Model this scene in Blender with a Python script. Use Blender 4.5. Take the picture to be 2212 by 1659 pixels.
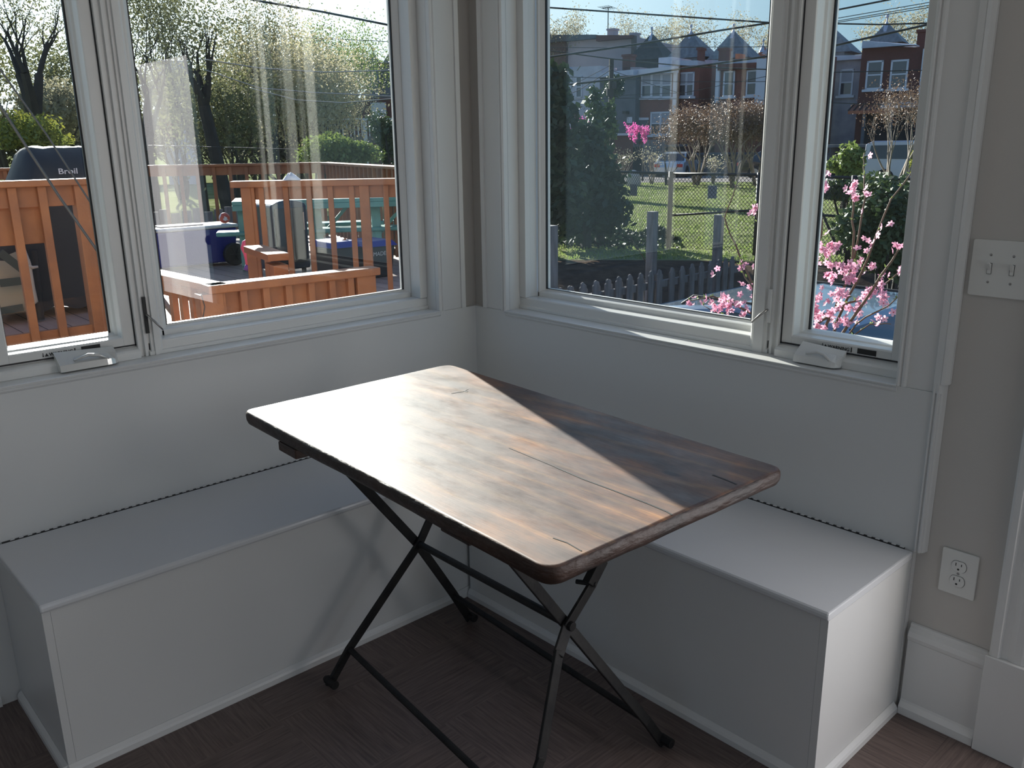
import bpy, bmesh, math, random
from mathutils import Vector, Matrix
PI = math.pi
for o in list(bpy.data.objects): bpy.data.objects.remove(o)
C = bpy.context.scene.collection
S = bpy.context.scene
# ---------------------------------------------------------------- camera
FPX = 1863.3; CAM = Vector((2.4599, -2.0757, 1.4508))
ROT = Matrix.Rotation(math.radians(47.5031), 3, 'Z') @ Matrix.Rotation(math.radians(74.4356), 3, 'X') @ Matrix.Rotation(math.radians(-0.8182), 3, 'Z')
cd = bpy.data.cameras.new('camera'); cam = bpy.data.objects.new('camera', cd); C.objects.link(cam)
cam.matrix_world = Matrix.Translation(CAM) @ ROT.to_4x4()
cd.sensor_fit = 'HORIZONTAL'; cd.sensor_width = 36.0; cd.lens = FPX / 2212 * 36.0; cd.clip_start = 0.05; cd.clip_end = 600
S.camera = cam
# ---------------------------------------------------------------- light
SUN_AZ, SUN_EL = math.radians(160.8), math.radians(18.5)
world = bpy.data.worlds.new('sky'); S.world = world; world.use_nodes = True
wn = world.node_tree; wn.nodes.clear()
def wnode(t, **k):
    x = wn.nodes.new(t)
    for a_, b_ in k.items(): setattr(x, a_, b_)
    return x
tcw = wnode('ShaderNodeTexCoord'); sep = wnode('ShaderNodeSeparateXYZ'); wn.links.new(tcw.outputs['Generated'], sep.inputs[0])
grad = wnode('ShaderNodeValToRGB'); e_ = grad.color_ramp.elements
e_[0].position = 0.0; e_[0].color = (0.62, 0.80, 0.93, 1); e_[1].position = 0.12; e_[1].color = (0.50, 0.77, 0.98, 1)
q_ = e_.new(0.45); q_.color = (0.22, 0.45, 0.86, 1); q_ = e_.new(1.0); q_.color = (0.12, 0.26, 0.62, 1)
wn.links.new(sep.outputs[2], grad.inputs[0])
dotn = wnode('ShaderNodeVectorMath', operation='DOT_PRODUCT'); dotn.inputs[1].default_value = (math.cos(SUN_AZ) * math.cos(SUN_EL), math.sin(SUN_AZ) * math.cos(SUN_EL), math.sin(SUN_EL))
wn.links.new(tcw.outputs['Generated'], dotn.inputs[0])
glow = wnode('ShaderNodeValToRGB'); g_ = glow.color_ramp.elements; glow.color_ramp.interpolation = 'EASE'
g_[0].position = 0.72; g_[0].color = (0, 0, 0, 1); g_[1].position = 0.995; g_[1].color = (1.0, 0.97, 0.90, 1)
q_ = g_.new(0.90); q_.color = (0.30, 0.31, 0.30, 1)
wn.links.new(dotn.outputs['Value'], glow.inputs[0])
add1 = wnode('ShaderNodeMix', data_type='RGBA', blend_type='ADD'); add1.inputs[0].default_value = 1.0
gl3 = wnode('ShaderNodeVectorMath', operation='SCALE'); gl3.inputs['Scale'].default_value = 1.9; wn.links.new(glow.outputs[0], gl3.inputs[0])
wn.links.new(grad.outputs[0], add1.inputs[6]); wn.links.new(gl3.outputs[0], add1.inputs[7])
bg = wnode('ShaderNodeBackground'); bg.inputs['Strength'].default_value = 0.80
wo = wnode('ShaderNodeOutputWorld')
wn.links.new(add1.outputs[2], bg.inputs[0]); wn.links.new(bg.outputs[0], wo.inputs[0])
sl = bpy.data.lights.new('sun', 'SUN'); sl.energy = 18.0; sl.angle = math.radians(0.6); sl.color = (1.0, 0.945, 0.885)
so = bpy.data.objects.new('sun', sl); C.objects.link(so)
sd = Vector((math.cos(SUN_AZ) * math.cos(SUN_EL), math.sin(SUN_AZ) * math.cos(SUN_EL), math.sin(SUN_EL)))
so.rotation_euler = sd.to_track_quat('Z', 'Y').to_euler(); so.location = (-8, 3, 8)
S.view_settings.view_transform = 'Standard'; S.view_settings.look = 'None'
S.view_settings.gamma = 1.0; S.view_settings.use_curve_mapping = False
S.view_settings.exposure = 0.0

def area_light(name, loc, rot, sx, sy, power, col):
    l_ = bpy.data.lights.new(name, 'AREA'); l_.shape = 'RECTANGLE'; l_.size = sx; l_.size_y = sy; l_.energy = power; l_.color = col
    o_ = bpy.data.objects.new(name, l_); C.objects.link(o_); o_.location = loc; o_.rotation_euler = rot
area_light('added_fill_far', (5.38, -1.6, 1.3), (0, math.radians(90), 0), 2.0, 1.8, 7, (1.0, 0.93, 0.9))  # fill light added at an unseen far opening to brighten the room
area_light('added_fill_back', (2.3, -4.78, 1.6), (math.radians(90), 0, 0), 2.2, 1.4, 1.5, (0.92, 0.96, 1.0))  # weak fill added behind the camera, at an unseen back opening
area_light('daylight_door', (2.45, -0.002, 1.06), (math.radians(-90), 0, 0), 0.72, 1.75, 19, (1.0, 0.95, 0.96))

# ---------------------------------------------------------------- helpers
def ray(px, py):
    return ROT @ Vector(((px - 1106) / FPX, (829.5 - py) / FPX, -1.0))
def at(px, py, ax, v):
    d = ray(px, py); t = (v - CAM[ax]) / d[ax]; return CAM + d * t
def atd(px, py, dist):
    d = ray(px, py); h = math.hypot(d.x, d.y); return CAM + d * (dist / h)
def lin(c):
    return tuple(((x / 255) / 12.92 if x / 255 <= 0.04045 else ((x / 255 + 0.055) / 1.055) ** 2.4) for x in c)

def mat(name, col, rough=0.6, metal=0.0, col2=None, scale=8.0, bump=0.0, bscale=60.0, coat=0.0, spec=0.5, stretch=(1, 1, 1), detail=4.0, lo=0.35, hi=0.65, objc=True):
    m = bpy.data.materials.new(name); m.use_nodes = True
    n = m.node_tree.nodes; l = m.node_tree.links; b = n['Principled BSDF']
    c = lin(col) if max(col) > 1.0 else col
    b.inputs['Base Color'].default_value = (*c, 1); b.inputs['Roughness'].default_value = rough
    b.inputs['Metallic'].default_value = metal; b.inputs['Coat Weight'].default_value = coat
    b.inputs['Specular IOR Level'].default_value = spec
    if col2 is not None or bump:
        tc = n.new('ShaderNodeTexCoord'); mp = n.new('ShaderNodeMapping'); mp.inputs['Scale'].default_value = stretch
        l.new(tc.outputs['Object'], mp.inputs[0])
    if col2 is not None:
        nz = n.new('ShaderNodeTexNoise'); nz.inputs['Scale'].default_value = scale; nz.inputs['Detail'].default_value = detail
        cr = n.new('ShaderNodeValToRGB'); cr.color_ramp.elements[0].position = lo; cr.color_ramp.elements[1].position = hi
        c2 = lin(col2) if max(col2) > 1.0 else col2
        cr.color_ramp.elements[0].color = (*c, 1); cr.color_ramp.elements[1].color = (*c2, 1)
        l.new(mp.outputs[0], nz.inputs[0]); l.new(nz.outputs[0], cr.inputs[0]); l.new(cr.outputs[0], b.inputs['Base Color'])
    if bump:
        nb = n.new('ShaderNodeTexNoise'); nb.inputs['Scale'].default_value = bscale; nb.inputs['Detail'].default_value = 5
        bp = n.new('ShaderNodeBump'); bp.inputs['Strength'].default_value = bump; bp.inputs['Distance'].default_value = 0.01
        l.new(mp.outputs[0], nb.inputs[0]); l.new(nb.outputs[0], bp.inputs['Height']); l.new(bp.outputs[0], b.inputs['Normal'])
    return m

class MB:
    """collects solids; build() links them as one mesh object"""
    def __init__(s): s.v = []; s.f = []; s.mi = []; s.cur = 0
    def add(s, vs, fs):
        k = len(s.v); s.v += [tuple(p) for p in vs]; s.f += [tuple(i + k for i in f) for f in fs]; s.mi += [s.cur] * len(fs); return s
    def box(s, a, b):
        x0, y0, z0 = (min(a[i], b[i]) for i in range(3)); x1, y1, z1 = (max(a[i], b[i]) for i in range(3))
        return s.add([(x0, y0, z0), (x1, y0, z0), (x1, y1, z0), (x0, y1, z0), (x0, y0, z1), (x1, y0, z1), (x1, y1, z1), (x0, y1, z1)],
                     [(0, 3, 2, 1), (4, 5, 6, 7), (0, 1, 5, 4), (1, 2, 6, 5), (2, 3, 7, 6), (3, 0, 4, 7)])
    def obox(s, c, hx, hy, hz, M=None):
        M = M or Matrix.Identity(3); c = Vector(c)
        vs = [c + M @ Vector((sx * hx, sy * hy, sz * hz)) for sz in (-1, 1) for sx, sy in ((-1, -1), (1, -1), (1, 1), (-1, 1))]
        return s.add(vs, [(0, 3, 2, 1), (4, 5, 6, 7), (0, 1, 5, 4), (1, 2, 6, 5), (2, 3, 7, 6), (3, 0, 4, 7)])
    def bar(s, p, q, w, t, side=(0, 0, 1)):
        """flat bar from p to q: w wide along the direction nearest 'side', t thick"""
        p = Vector(p); q = Vector(q); d = (q - p).normalized(); sd_ = Vector(side); u = (sd_ - d * sd_.dot(d))
        if u.length < 1e-4: u = d.orthogonal()
        u.normalize(); n = d.cross(u)
        return s.obox((p + q) / 2, (q - p).length / 2, w / 2, t / 2, Matrix((d, u, n)).transposed())
    def tube(s, pts, r, n=8, closed_ends=True):
        pts = [Vector(p) for p in pts]; rs = r if isinstance(r, (list, tuple)) else [r] * len(pts)
        k = len(s.v); u = None
        for i, p in enumerate(pts):
            d = (pts[min(i + 1, len(pts) - 1)] - pts[max(i - 1, 0)]).normalized()
            if u is None: u = d.orthogonal().normalized()
            else:
                u = u - d * u.dot(d); u = u.normalized() if u.length > 1e-5 else d.orthogonal().normalized()
            w = d.cross(u)
            for j in range(n):
                a = 2 * PI * j / n; s.v.append(tuple(p + (u * math.cos(a) + w * math.sin(a)) * rs[i]))
        m = len(pts); fs = []
        for i in range(m - 1):
            for j in range(n):
                a = k + i * n + j; b = k + i * n + (j + 1) % n; fs.append((a, b, b + n, a + n))
        if closed_ends: fs += [tuple(k + j for j in reversed(range(n))), tuple(k + (m - 1) * n + j for j in range(n))]
        s.f += fs; s.mi += [s.cur] * len(fs); return s
    def prism(s, poly, e0, e1, fn=None):
        """poly of (a,b) swept from e0 to e1; fn(a,b,e)->point"""
        n = len(poly); vs = [fn(a, b, e0) for a, b in poly] + [fn(a, b, e1) for a, b in poly]
        fs = [tuple(range(n)), tuple(reversed(range(n, 2 * n)))] + [(i, i + n, (i + 1) % n + n, (i + 1) % n) for i in range(n)]
        return s.add(vs, fs)
    def lathe(s, prof, c=(0, 0, 0), n=24, M=None):
        c = Vector(c); M = M or Matrix.Identity(3); k = len(s.v); m = len(prof)
        for r, z in prof:
            for j in range(n):
                a = 2 * PI * j / n; s.v.append(tuple(c + M @ Vector((r * math.cos(a), r * math.sin(a), z))))
        fs = []
        for i in range(m - 1):
            for j in range(n):
                a = k + i * n + j; b = k + i * n + (j + 1) % n; fs.append((a, b, b + n, a + n))
        fs += [tuple(k + j for j in reversed(range(n))), tuple(k + (m - 1) * n + j for j in range(n))]
        s.f += fs; s.mi += [s.cur] * len(fs); return s
    def build(s, name, m, parent=None, bevel=0.0, smooth=False, segs=2, norm=True):
        me = bpy.data.meshes.new(name); me.from_pydata(s.v, [], s.f)
        ms = m if isinstance(m, (list, tuple)) else [m]
        for x in ms: me.materials.append(x)
        if len(ms) > 1: me.polygons.foreach_set('material_index', s.mi)
        if norm:
            bm = bmesh.new(); bm.from_mesh(me); bmesh.ops.recalc_face_normals(bm, faces=bm.faces); bm.to_mesh(me); bm.free()
        if smooth:
            me.polygons.foreach_set('use_smooth', [True] * len(me.polygons))
        me.update()
        o = bpy.data.objects.new(name, me); C.objects.link(o)
        if parent is not None:
            o.parent = parent; o.matrix_parent_inverse = parent.matrix_basis.inverted()
        if bevel:
            b = o.modifiers.new('bevel', 'BEVEL'); b.width = bevel; b.segments = segs; b.limit_method = 'ANGLE'; b.angle_limit = math.radians(40); b.harden_normals = False
        return o
def struct(o): o['kind'] = 'structure'; return o
def tag(o, label, cat, group=None, kind=None):
    o['label'] = label; o['category'] = cat
    if group: o['group'] = group
    if kind: o['kind'] = kind
    return o
def thing(name, label, cat, loc=(0, 0, 0), group=None, rz=0.0):
    o = bpy.data.objects.new(name, None); C.objects.link(o); o.location = loc; o.rotation_euler = (0, 0, rz); o.empty_display_size = 0.1
    return tag(o, label, cat, group)
def text_part(name, body, m, parent, origin, xdir, updir, size, depth=0.0006, sx=1.0, bold=0.0):
    cu = bpy.data.curves.new(name, 'FONT'); cu.body = body; cu.size = size; cu.extrude = depth; cu.offset = bold
    o = bpy.data.objects.new(name, cu); C.objects.link(o)
    dg = bpy.context.evaluated_depsgraph_get(); me = bpy.data.meshes.new_from_object(o.evaluated_get(dg)); bpy.data.objects.remove(o)
    X = Vector(xdir).normalized(); U = Vector(updir); U = (U - X * U.dot(X)).normalized(); N = X.cross(U); O = Vector(origin)
    for v in me.vertices: v.co = O + X * (v.co.x * sx) + U * v.co.y + N * v.co.z
    me.materials.clear(); me.materials.append(m)
    o = bpy.data.objects.new(name, me); C.objects.link(o)
    if parent is not None: o.parent = parent; o.matrix_parent_inverse = parent.matrix_basis.inverted()
    return o

# ---------------------------------------------------------------- materials
M = {}
M['trim'] = mat('white_trim_paint', (0.66, 0.66, 0.645), 0.32)
M['panel'] = mat('white_panel_paint', (0.64, 0.64, 0.625), 0.36, bump=0.02, bscale=30)
M['lid'] = mat('white_lid_paint', (0.62, 0.63, 0.64), 0.2, bump=0.02, bscale=30)
M['wall'] = mat('greige_wall_paint', (0.53, 0.505, 0.47), 0.6, bump=0.05, bscale=180)
M['ceiling'] = mat('ceiling_paint', (0.7, 0.7, 0.68), 0.8)
M['vinyl'] = mat('window_vinyl', (0.68, 0.68, 0.66), 0.3)
M['gasket'] = mat('black_gasket', (0.02, 0.02, 0.022), 0.5)
M['steel'] = mat('steel', (0.35, 0.34, 0.33), 0.35, 0.9)
M['black_iron'] = mat('black_iron_paint', (0.012, 0.012, 0.013), 0.55, 0.0, col2=(0.022, 0.021, 0.02), scale=20, bump=0.12, bscale=70, spec=0.25)
M['plate'] = mat('ivory_plastic', (0.68, 0.68, 0.65), 0.35)
M['dark'] = mat('dark_slot', (0.02, 0.02, 0.02), 0.6)

def glass_mat(name, tint=(0.93, 0.96, 0.95)):
    m = bpy.data.materials.new(name); m.use_nodes = True; n = m.node_tree.nodes; l = m.node_tree.links; n.clear()
    out = n.new('ShaderNodeOutputMaterial'); mx = n.new('ShaderNodeMixShader'); tr = n.new('ShaderNodeBsdfTransparent'); gl = n.new('ShaderNodeBsdfGlossy')
    tr.inputs[0].default_value = (*tint, 1); gl.inputs['Roughness'].default_value = 0.0
    fr = n.new('ShaderNodeFresnel'); ge = n.new('ShaderNodeNewGeometry'); ma = n.new('ShaderNodeMapRange')
    ma.inputs['To Min'].default_value = 1.5; ma.inputs['To Max'].default_value = 1 / 1.5
    l.new(ge.outputs['Backfacing'], ma.inputs['Value']); l.new(ma.outputs[0], fr.inputs['IOR'])
    l.new(fr.outputs[0], mx.inputs[0]); l.new(tr.outputs[0], mx.inputs[1]); l.new(gl.outputs[0], mx.inputs[2]); l.new(mx.outputs[0], out.inputs[0])
    return m
M['glass'] = glass_mat('window_glass')
# ================================================================ ROOM SHELL
RX, RY, RH = 5.4, -4.8, 2.62
HEAD = 2.30; SILL = 0.873
def FR(s, v, z): return (s, v, z)           # right wall: s along wall from the corner, v outwards
def FL(s, v, z): return (-v, -s, z)         # left wall
def fbox(mb, F, s0, s1, v0, v1, z0, z1):
    return mb.box(F(s0, v0, z0), F(s1, v1, z1))
WT = 0.20   # wall thickness
def wall_with_hole(name, F, s0, s1, holes, m):
    mb = MB(); cuts = sorted(holes); x = s0
    for a, b, z0, z1 in cuts:
        fbox(mb, F, x, a, 0, WT, 0, RH); fbox(mb, F, a, b, 0, WT, 0, z0); fbox(mb, F, a, b, 0, WT, z1, RH); x = b
    fbox(mb, F, x, s1, 0, WT, 0, RH)
    return struct(mb.build(name, m))
OPR, OPL = (0.19, 1.60), (0.19, 1.615)
wall_with_hole('wall_right', FR, 0.0, RX, [(OPR[0] - .012, OPR[1] + .012, SILL - .02, HEAD + .012), (2.0, 2.9, 0.0, 2.05)], M['wall'])
wall_with_hole('wall_left', FL, -WT, -RY, [(OPL[0] - .012, OPL[1] + .012, SILL - .02, HEAD + .012)], M['wall'])
def FB(s, v, z): return (s, RY - v, z)
def FX(s, v, z): return (RX + v, -s, z)
wall_with_hole('wall_back', FB, -WT, RX + WT, [(1.2, 3.4, 0.9, 2.3)], M['wall'])
wall_with_hole('wall_far', FX, -WT, -RY, [(0.7, 2.5, 0.25, 2.3)], M['wall'])

def floor_mat():
    m = bpy.data.materials.new('wood_block_floor'); m.use_nodes = True; n = m.node_tree.nodes; l = m.node_tree.links; b = n['Principled BSDF']
    tc = n.new('ShaderNodeTexCoord'); mp = n.new('ShaderNodeMapping'); mp.inputs['Rotation'].default_value = (0, 0, 0)
    l.new(tc.outputs['Object'], mp.inputs[0])
    ck = n.new('ShaderNodeTexChecker'); ck.inputs['Scale'].default_value = 1 / 0.305; l.new(mp.outputs[0], ck.inputs[0])
    def streak(sc):
        a = n.new('ShaderNodeMapping'); a.inputs['Scale'].default_value = sc; l.new(tc.outputs['Object'], a.inputs[0])
        z = n.new('ShaderNodeTexNoise'); z.inputs['Scale'].default_value = 6; z.inputs['Detail'].default_value = 6; z.inputs['Roughness'].default_value = .7
        l.new(a.outputs[0], z.inputs[0]); return z
    a, c = streak((1.2, 26, 1)), streak((26, 1.2, 1))
    mx = n.new('ShaderNodeMix'); mx.data_type = 'FLOAT'; l.new(ck.outputs['Fac'], mx.inputs[0]); l.new(a.outputs[0], mx.inputs[2]); l.new(c.outputs[0], mx.inputs[3])
    cr = n.new('ShaderNodeValToRGB'); e = cr.color_ramp.elements
    e[0].position = .3; e[0].color = (0.065, 0.046, 0.040, 1); e[1].position = .68; e[1].color = (0.185, 0.138, 0.122, 1)
    l.new(mx.outputs[0], cr.inputs[0]); l.new(cr.outputs[0], b.inputs['Base Color'])
    b.inputs['Roughness'].default_value = 0.5
    bp = n.new('ShaderNodeBump'); bp.inputs['Strength'].default_value = .15; bp.inputs['Distance'].default_value = .003
    l.new(mx.outputs[0], bp.inputs['Height']); l.new(bp.outputs[0], b.inputs['Normal'])
    return m
struct(MB().box((-WT, RY - WT, -0.12), (RX + WT, WT, 0.0)).build('floor', floor_mat()))
struct(MB().box((-WT, RY - WT, RH), (RX + WT, WT, RH + 0.15)).build('ceiling', M['ceiling']))

# ---- windows: two units per wall (fixed + casement) inside one cased opening
def prof(mb, F, s0, s1, pts): mb.prism(pts, s0, s1, lambda v, z, s: F(s, v, z))
def vprof(mb, F, z0, z1, pts): mb.prism(pts, z0, z1, lambda s, v, z: F(s, v, z))
def window_pair(F, nfix, ncas, op, g1, g2, side):
    s0, s1 = op
    # --- fixed unit
    fx = struct(thing('window_%d' % nfix, 'fixed picture window on the %s wall' % side, 'window', F(s0, 0, SILL)))
    del fx['category']; del fx['label']
    fr = MB()
    prof(fr, F, s0, g2[0] - 0.075, [(0.044, SILL), (0.044, 0.884), (0.052, 0.886), (0.052, 0.910), (0.056, 0.914), (0.107, 0.914), (0.107, 0.90), (0.2, 0.89), (0.2, SILL)])
    vprof(fr, F, 0.914, HEAD, [(s0, 0.048), (s0 + 0.032, 0.048), (s0 + 0.032, 0.072), (s0 + 0.030, 0.075), (s0 + 0.030, 0.107), (s0, 0.107)])
    fbox(fr, F, s0, g2[0] - 0.075, 0.048, 0.107, HEAD - 0.03, HEAD)
    fr.build('frame', M['vinyl'], fx, bevel=0.0015)
    sa = MB(); a, b = s0 + 0.030, g2[0] - 0.11
    prof(sa, F, a, g1[1] + 0.03, [(0.107, 0.90), (0.107, 0.929), (0.112, 0.932), (0.126, 0.937), (0.126, 0.941), (0.15, 0.941), (0.15, 0.90)])
    prof(sa, F, a, g1[1] + 0.03, [(0.107, HEAD - .03), (0.107, HEAD - .06), (0.126, HEAD - .07), (0.15, HEAD - .07), (0.15, HEAD - .03)])
    for q, sg in ((g1[0], -1), (g1[1], 1)):
        e = q + sg * 0.022
        vprof(sa, F, 0.90, HEAD - .03, [(e, 0.107), (e - sg * .007, 0.107), (e - sg * .011, 0.113), (q, 0.125), (q, 0.15), (e, 0.15)])
    sa.build('sash', M['vinyl'], fx, bevel=0.001)
    gk = MB()
    fbox(gk, F, g1[0] - .003, g1[0] + .004, .1262, .134, .938, HEAD - .07); fbox(gk, F, g1[1] - .004, g1[1] + .003, .1262, .134, .938, HEAD - .07)
    fbox(gk, F, g1[0], g1[1], .1262, .134, .9365, .9425)
    gk.build('gasket', M['gasket'], fx)
    fbox(MB(), F, g1[0] - .004, g1[1] + .004, .134, .138, .936, HEAD - .066).build('pane', M['glass'], fx)
    # --- mullion post
    mu = MB(); m0, m1 = g1[1] + 0.045, g2[0] - 0.045
    p = [(m0, 0.107), (m0, 0.052), (m0 + .006, 0.046), (m0 + .014, 0.045), (m0 + .014, 0.040), (m1 - .045, 0.040), (m1 - .045, 0.046), (m1 - .036, 0.046), (m1 - .036, 0.052), (m1 - .026, 0.052), (m1 - .026, 0.045), (m1 - .018, 0.045), (m1 - .018, 0.053), (m1 - .007, 0.053), (m1 - .007, 0.048), (m1, 0.048), (m1, 0.107)]
    vprof(mu, F, SILL, HEAD, p)
    fbox(mu, F, g1[1] + .02, m1 + 0.02, .1075, .2, SILL + .02, HEAD)
    struct(mu.build('trim_%d' % (nfix + 20), M['vinyl'], bevel=0.001))
    # --- casement unit
    ca = struct(thing('window_%d' % ncas, 'casement window on the %s wall' % side, 'window', F(g2[0], 0, SILL)))
    del ca['category']; del ca['label']
    fr = MB()
    prof(fr, F, m1, s1, [(0.03, SILL), (0.03, 0.893), (0.036, 0.899), (0.062, 0.904), (0.062, 0.908), (0.107, 0.908), (0.2, 0.89), (0.2, SILL)])
    fbox(fr, F, s1 - .018, s1, 0.05, .107, .905, HEAD); fbox(fr, F, m1, s1, .05, .107, HEAD - .03, HEAD)
    fr.build('frame', M['vinyl'], ca, bevel=0.0015)
    sa = MB(); a, b = m1 + .003, s1 - .021
    for q, e, sg in ((g2[0], a, -1), (g2[1], b, 1)):
        vprof(sa, F, 0.910, HEAD - .032, [(e, 0.060), (q + sg * .012, 0.060), (q + sg * .010, .064), (q + sg * .010, .098), (q + sg * .004, .104), (q + sg * .004, .122), (q, .126), (q, 0.15), (e, 0.15)])
    prof(sa, F, g2[0] - .0118, g2[1] + .0118, [(0.0602, .910), (.060, .930), (.064, .9335), (.095, .9345), (.100, .938), (.122, .941), (.15, .941), (.15, .910)])
    prof(sa, F, g2[0] - .0118, g2[1] + .0118, [(0.0602, HEAD - .032), (.060, HEAD - .06), (.15, HEAD - .07), (.15, HEAD - .032)])
    sa.build('sash', M['vinyl'], ca, bevel=0.001)
    gk = MB(); fbox(gk, F, g2[0] - .002, g2[0] + .005, .1262, .134, .938, HEAD - .07); fbox(gk, F, g2[1] - .004, g2[1] + .003, .1262, .134, .938, HEAD - .07)
    fbox(gk, F, m1 + .0005, m1 + .0035, .0585, .0605, .906, HEAD - .03); fbox(gk, F, m1, s1 - .018, .0585, .0605, .9065, .9095)
    gk.build('gasket', M['gasket'], ca)
    fbox(MB(), F, g2[0] - .004, g2[1] + .004, .134, .138, .936, HEAD - .066).build('pane', M['glass'], ca)
    return fx, ca, m0, m1
G1R, G2R = (0.247, 1.103), (1.283, 1.537)
G1L, G2L = (0.238, 1.116), (1.277, 1.548)
w3, w4, mR0, mR1 = window_pair(FR, 3, 4, OPR, G1R, G2R, 'right')
w1, w2, mL0, mL1 = window_pair(FL, 1, 2, OPL, G1L, G2L, 'left')

# lock slot + lever on mullions, crank covers, stickers
def lock(F, par, s, z0, z1, lev, opened):
    mb = MB(); fbox(mb, F, s - .0045, s + .0045, .0385, .047, z0, z1)
    o = mb.build('lock_slot', M['dark'] if opened else M['vinyl'], par)
    lv = MB(); lv.tube([F(*p) for p in lev], [.003, .0035, .0022], 8)
    lv.build('lock_lever', M['steel'], o, smooth=True)
lock(FR, w4, mR1 - .03, .962, 1.055, [(mR1 - .031, .036, 1.0), (mR1 - .045, .02, .985), (mR1 - .065, .012, .962)], False)
lock(FL, w2, mL1 - .03, .94, 1.045, [(mL1 - .03, .036, .996), (mL1 - .045, .018, .975), (mL1 - .062, .008, .95)], True)
def crank(F, par, sa, sb, m):
    mb = MB(); n = 14; L = sb - sa
    top = []; 
    for i in range(n + 1):
        t = i / n; w = 1.0 if t < .8 else math.sqrt(max(0.02, 1 - ((t - .8) / .2) ** 2))
        top.append((sa + L * t, w))
    k = len(mb.v); ring = []
    for s, w in top:
        c = .925 - .008 * ((s - sa) / L)
        ring.append([F(s, .048, SILL + .004), F(s, .000 + .02 * (1 - w), SILL + .004), F(s, .004 + .02 * (1 - w), SILL + .022 * w), F(s, .030, c - .012), F(s, .048, c)])
    vs = [p for r in ring for p in r]; fs = []
    for i in range(n):
        for j in range(4): a = i * 5 + j; fs.append((a, a + 1, a + 6, a + 5))
    fs += [(0, 1, 2, 3, 4), tuple(n * 5 + j for j in reversed(range(5)))]
    mb.add(vs, fs); o = mb.build('crank_cover', m, par, smooth=False, bevel=.002)
    h = MB(); h.tube([F(sa + L * .25, .010, SILL + .030), F(sa + L * .5, .014, SILL + .038), F(sa + L * .66, .012, SILL + .034), F(sa + L * .82, .004, SILL + .022)], [.003, .005, .005, .003], 8)
    h.build('crank_handle', m, o, smooth=True)
crank(FR, w4, 1.312, 1.437, M['vinyl']); crank(FL, w2, 1.455, 1.300, mat('crank_metal', (0.62, 0.62, 0.6), 0.22, 0.4))
def sticker(F, par, s, d, z):
    """small printed labels on the sash bottom rail; d = +1 reads along +s"""
    X = Vector(F(1, 0, 0)) - Vector(F(0, 0, 0)); X *= d
    text_part('warning_print', 'WARNING', M['dark'], par, F(s + d * .018, .0598, z), X, (0, 0, 1), .0125, depth=.0002, bold=.0003)
    mb = MB(); c = Vector(F(s + d * .0115, .0597, z)); mb.prism([(-.005, 0), (.005, 0), (0, .009)], 0, .0003, lambda a, b, e: tuple(c + X * a + Vector((0, 0, b)) + (Vector(F(0, -1, 0)) - Vector(F(0, 0, 0))) * e))
    for k, (a, b_, h0, h1) in enumerate(((.001, .005, 0, .003), (.001, .005, .004, .006), (.002, .004, .007, .010), (.082, .085, -.002, .011))):
        fbox(mb, F, s + d * a, s + d * b_, .0594, .0602, z + h0, z + h1)
    mb.build('warning_symbol', M['dark'], par)
    mb = MB(); fbox(mb, F, s + d * .100, s + d * .150, .0594, .0602, z - .002, z + .012); mb.build('product_label', M['dark'], par)
sticker(FR, w4, 1.36, 1, .915); sticker(FL, w2, 1.48, -1, .915)

# ---- casings, jamb liners, stool, wainscot panels
ST = 0.03  # stool nosing projection
def casework(F, op, tn, wend, side):
    s0, s1 = op
    cs = MB()   # casings: flat board with inner bead and outer back band
    def casing(i, o, wallside):
        sg = 1 if o > i else -1
        vprof(cs, F, SILL - .0028, HEAD, [(i, -.001), (i, -.020), (i + sg * .007, -.024), (i + sg * .012, -.018), (i + sg * .016, -.023), (i + sg * .022, -.023), (i + sg * .025, -.017), (i + sg * .030, -.017), (o - sg * .022, -.017), (o - sg * .022, -.024), (o - sg * .006, -.027), (o, -.020), (o, -.001)])
    casing(s0, s0 - .125, 0); casing(s1, s1 + .112, 0)
    fbox(cs, F, s0 - .125, s1 + .112, -.02, -.001, HEAD, HEAD + .12)
    struct(cs.build('trim_%d' % tn, M['trim'], bevel=.001))
    jb = MB(); fbox(jb, F, s0 - .012, s0, -.0005, .2, SILL, HEAD); fbox(jb, F, s1, s1 + .012, -.0005, .2, SILL, HEAD); fbox(jb, F, s0, s1, -.0005, .2, HEAD - .001, HEAD + .012)
    struct(jb.build('trim_%d' % (tn + 1), M['trim']))
    st = MB()
    prof(st, F, s0 - .004, s1 + .004, [(.2, SILL), (.2, SILL - .02), (-.020, SILL - .02), (-.024, SILL - .014), (-.0245, SILL - .010), (-.021, SILL - .008), (-.021, SILL - .0055), (-.025, SILL - .004), (-.025, SILL - .001), (-.022, SILL)])
    struct(st.build('trim_%d' % (tn + 2), M['trim']))
    pn = MB(); fbox(pn, F, 0.02 if F is FR else 0.0, wend, -.02, -.0005, .0, SILL - .003)
    struct(pn.build('trim_%d' % (tn + 3), M['panel']))
casework(FR, OPR, 1, 1.690, 'right'); casework(FL, OPL, 5, 1.735, 'left')
# moulding strip closing the right panel
mb = MB(); vprof(mb, FR, 0.46, SILL + .02, [(1.690, -.001), (1.690, -.021), (1.6925, -.026), (1.696, -.026), (1.6975, -.022), (1.700, -.022), (1.7015, -.027), (1.706, -.027), (1.7075, -.022), (1.710, -.022), (1.713, -.016), (1.716, -.001)])
vprof(mb, FR, SILL + .02, HEAD, [(1.703, -.001), (1.703, -.019), (1.708, -.028), (1.716, -.026), (1.722, -.012), (1.722, -.001)])
struct(mb.build('trim_9', M['trim'], bevel=.0008))
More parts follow.
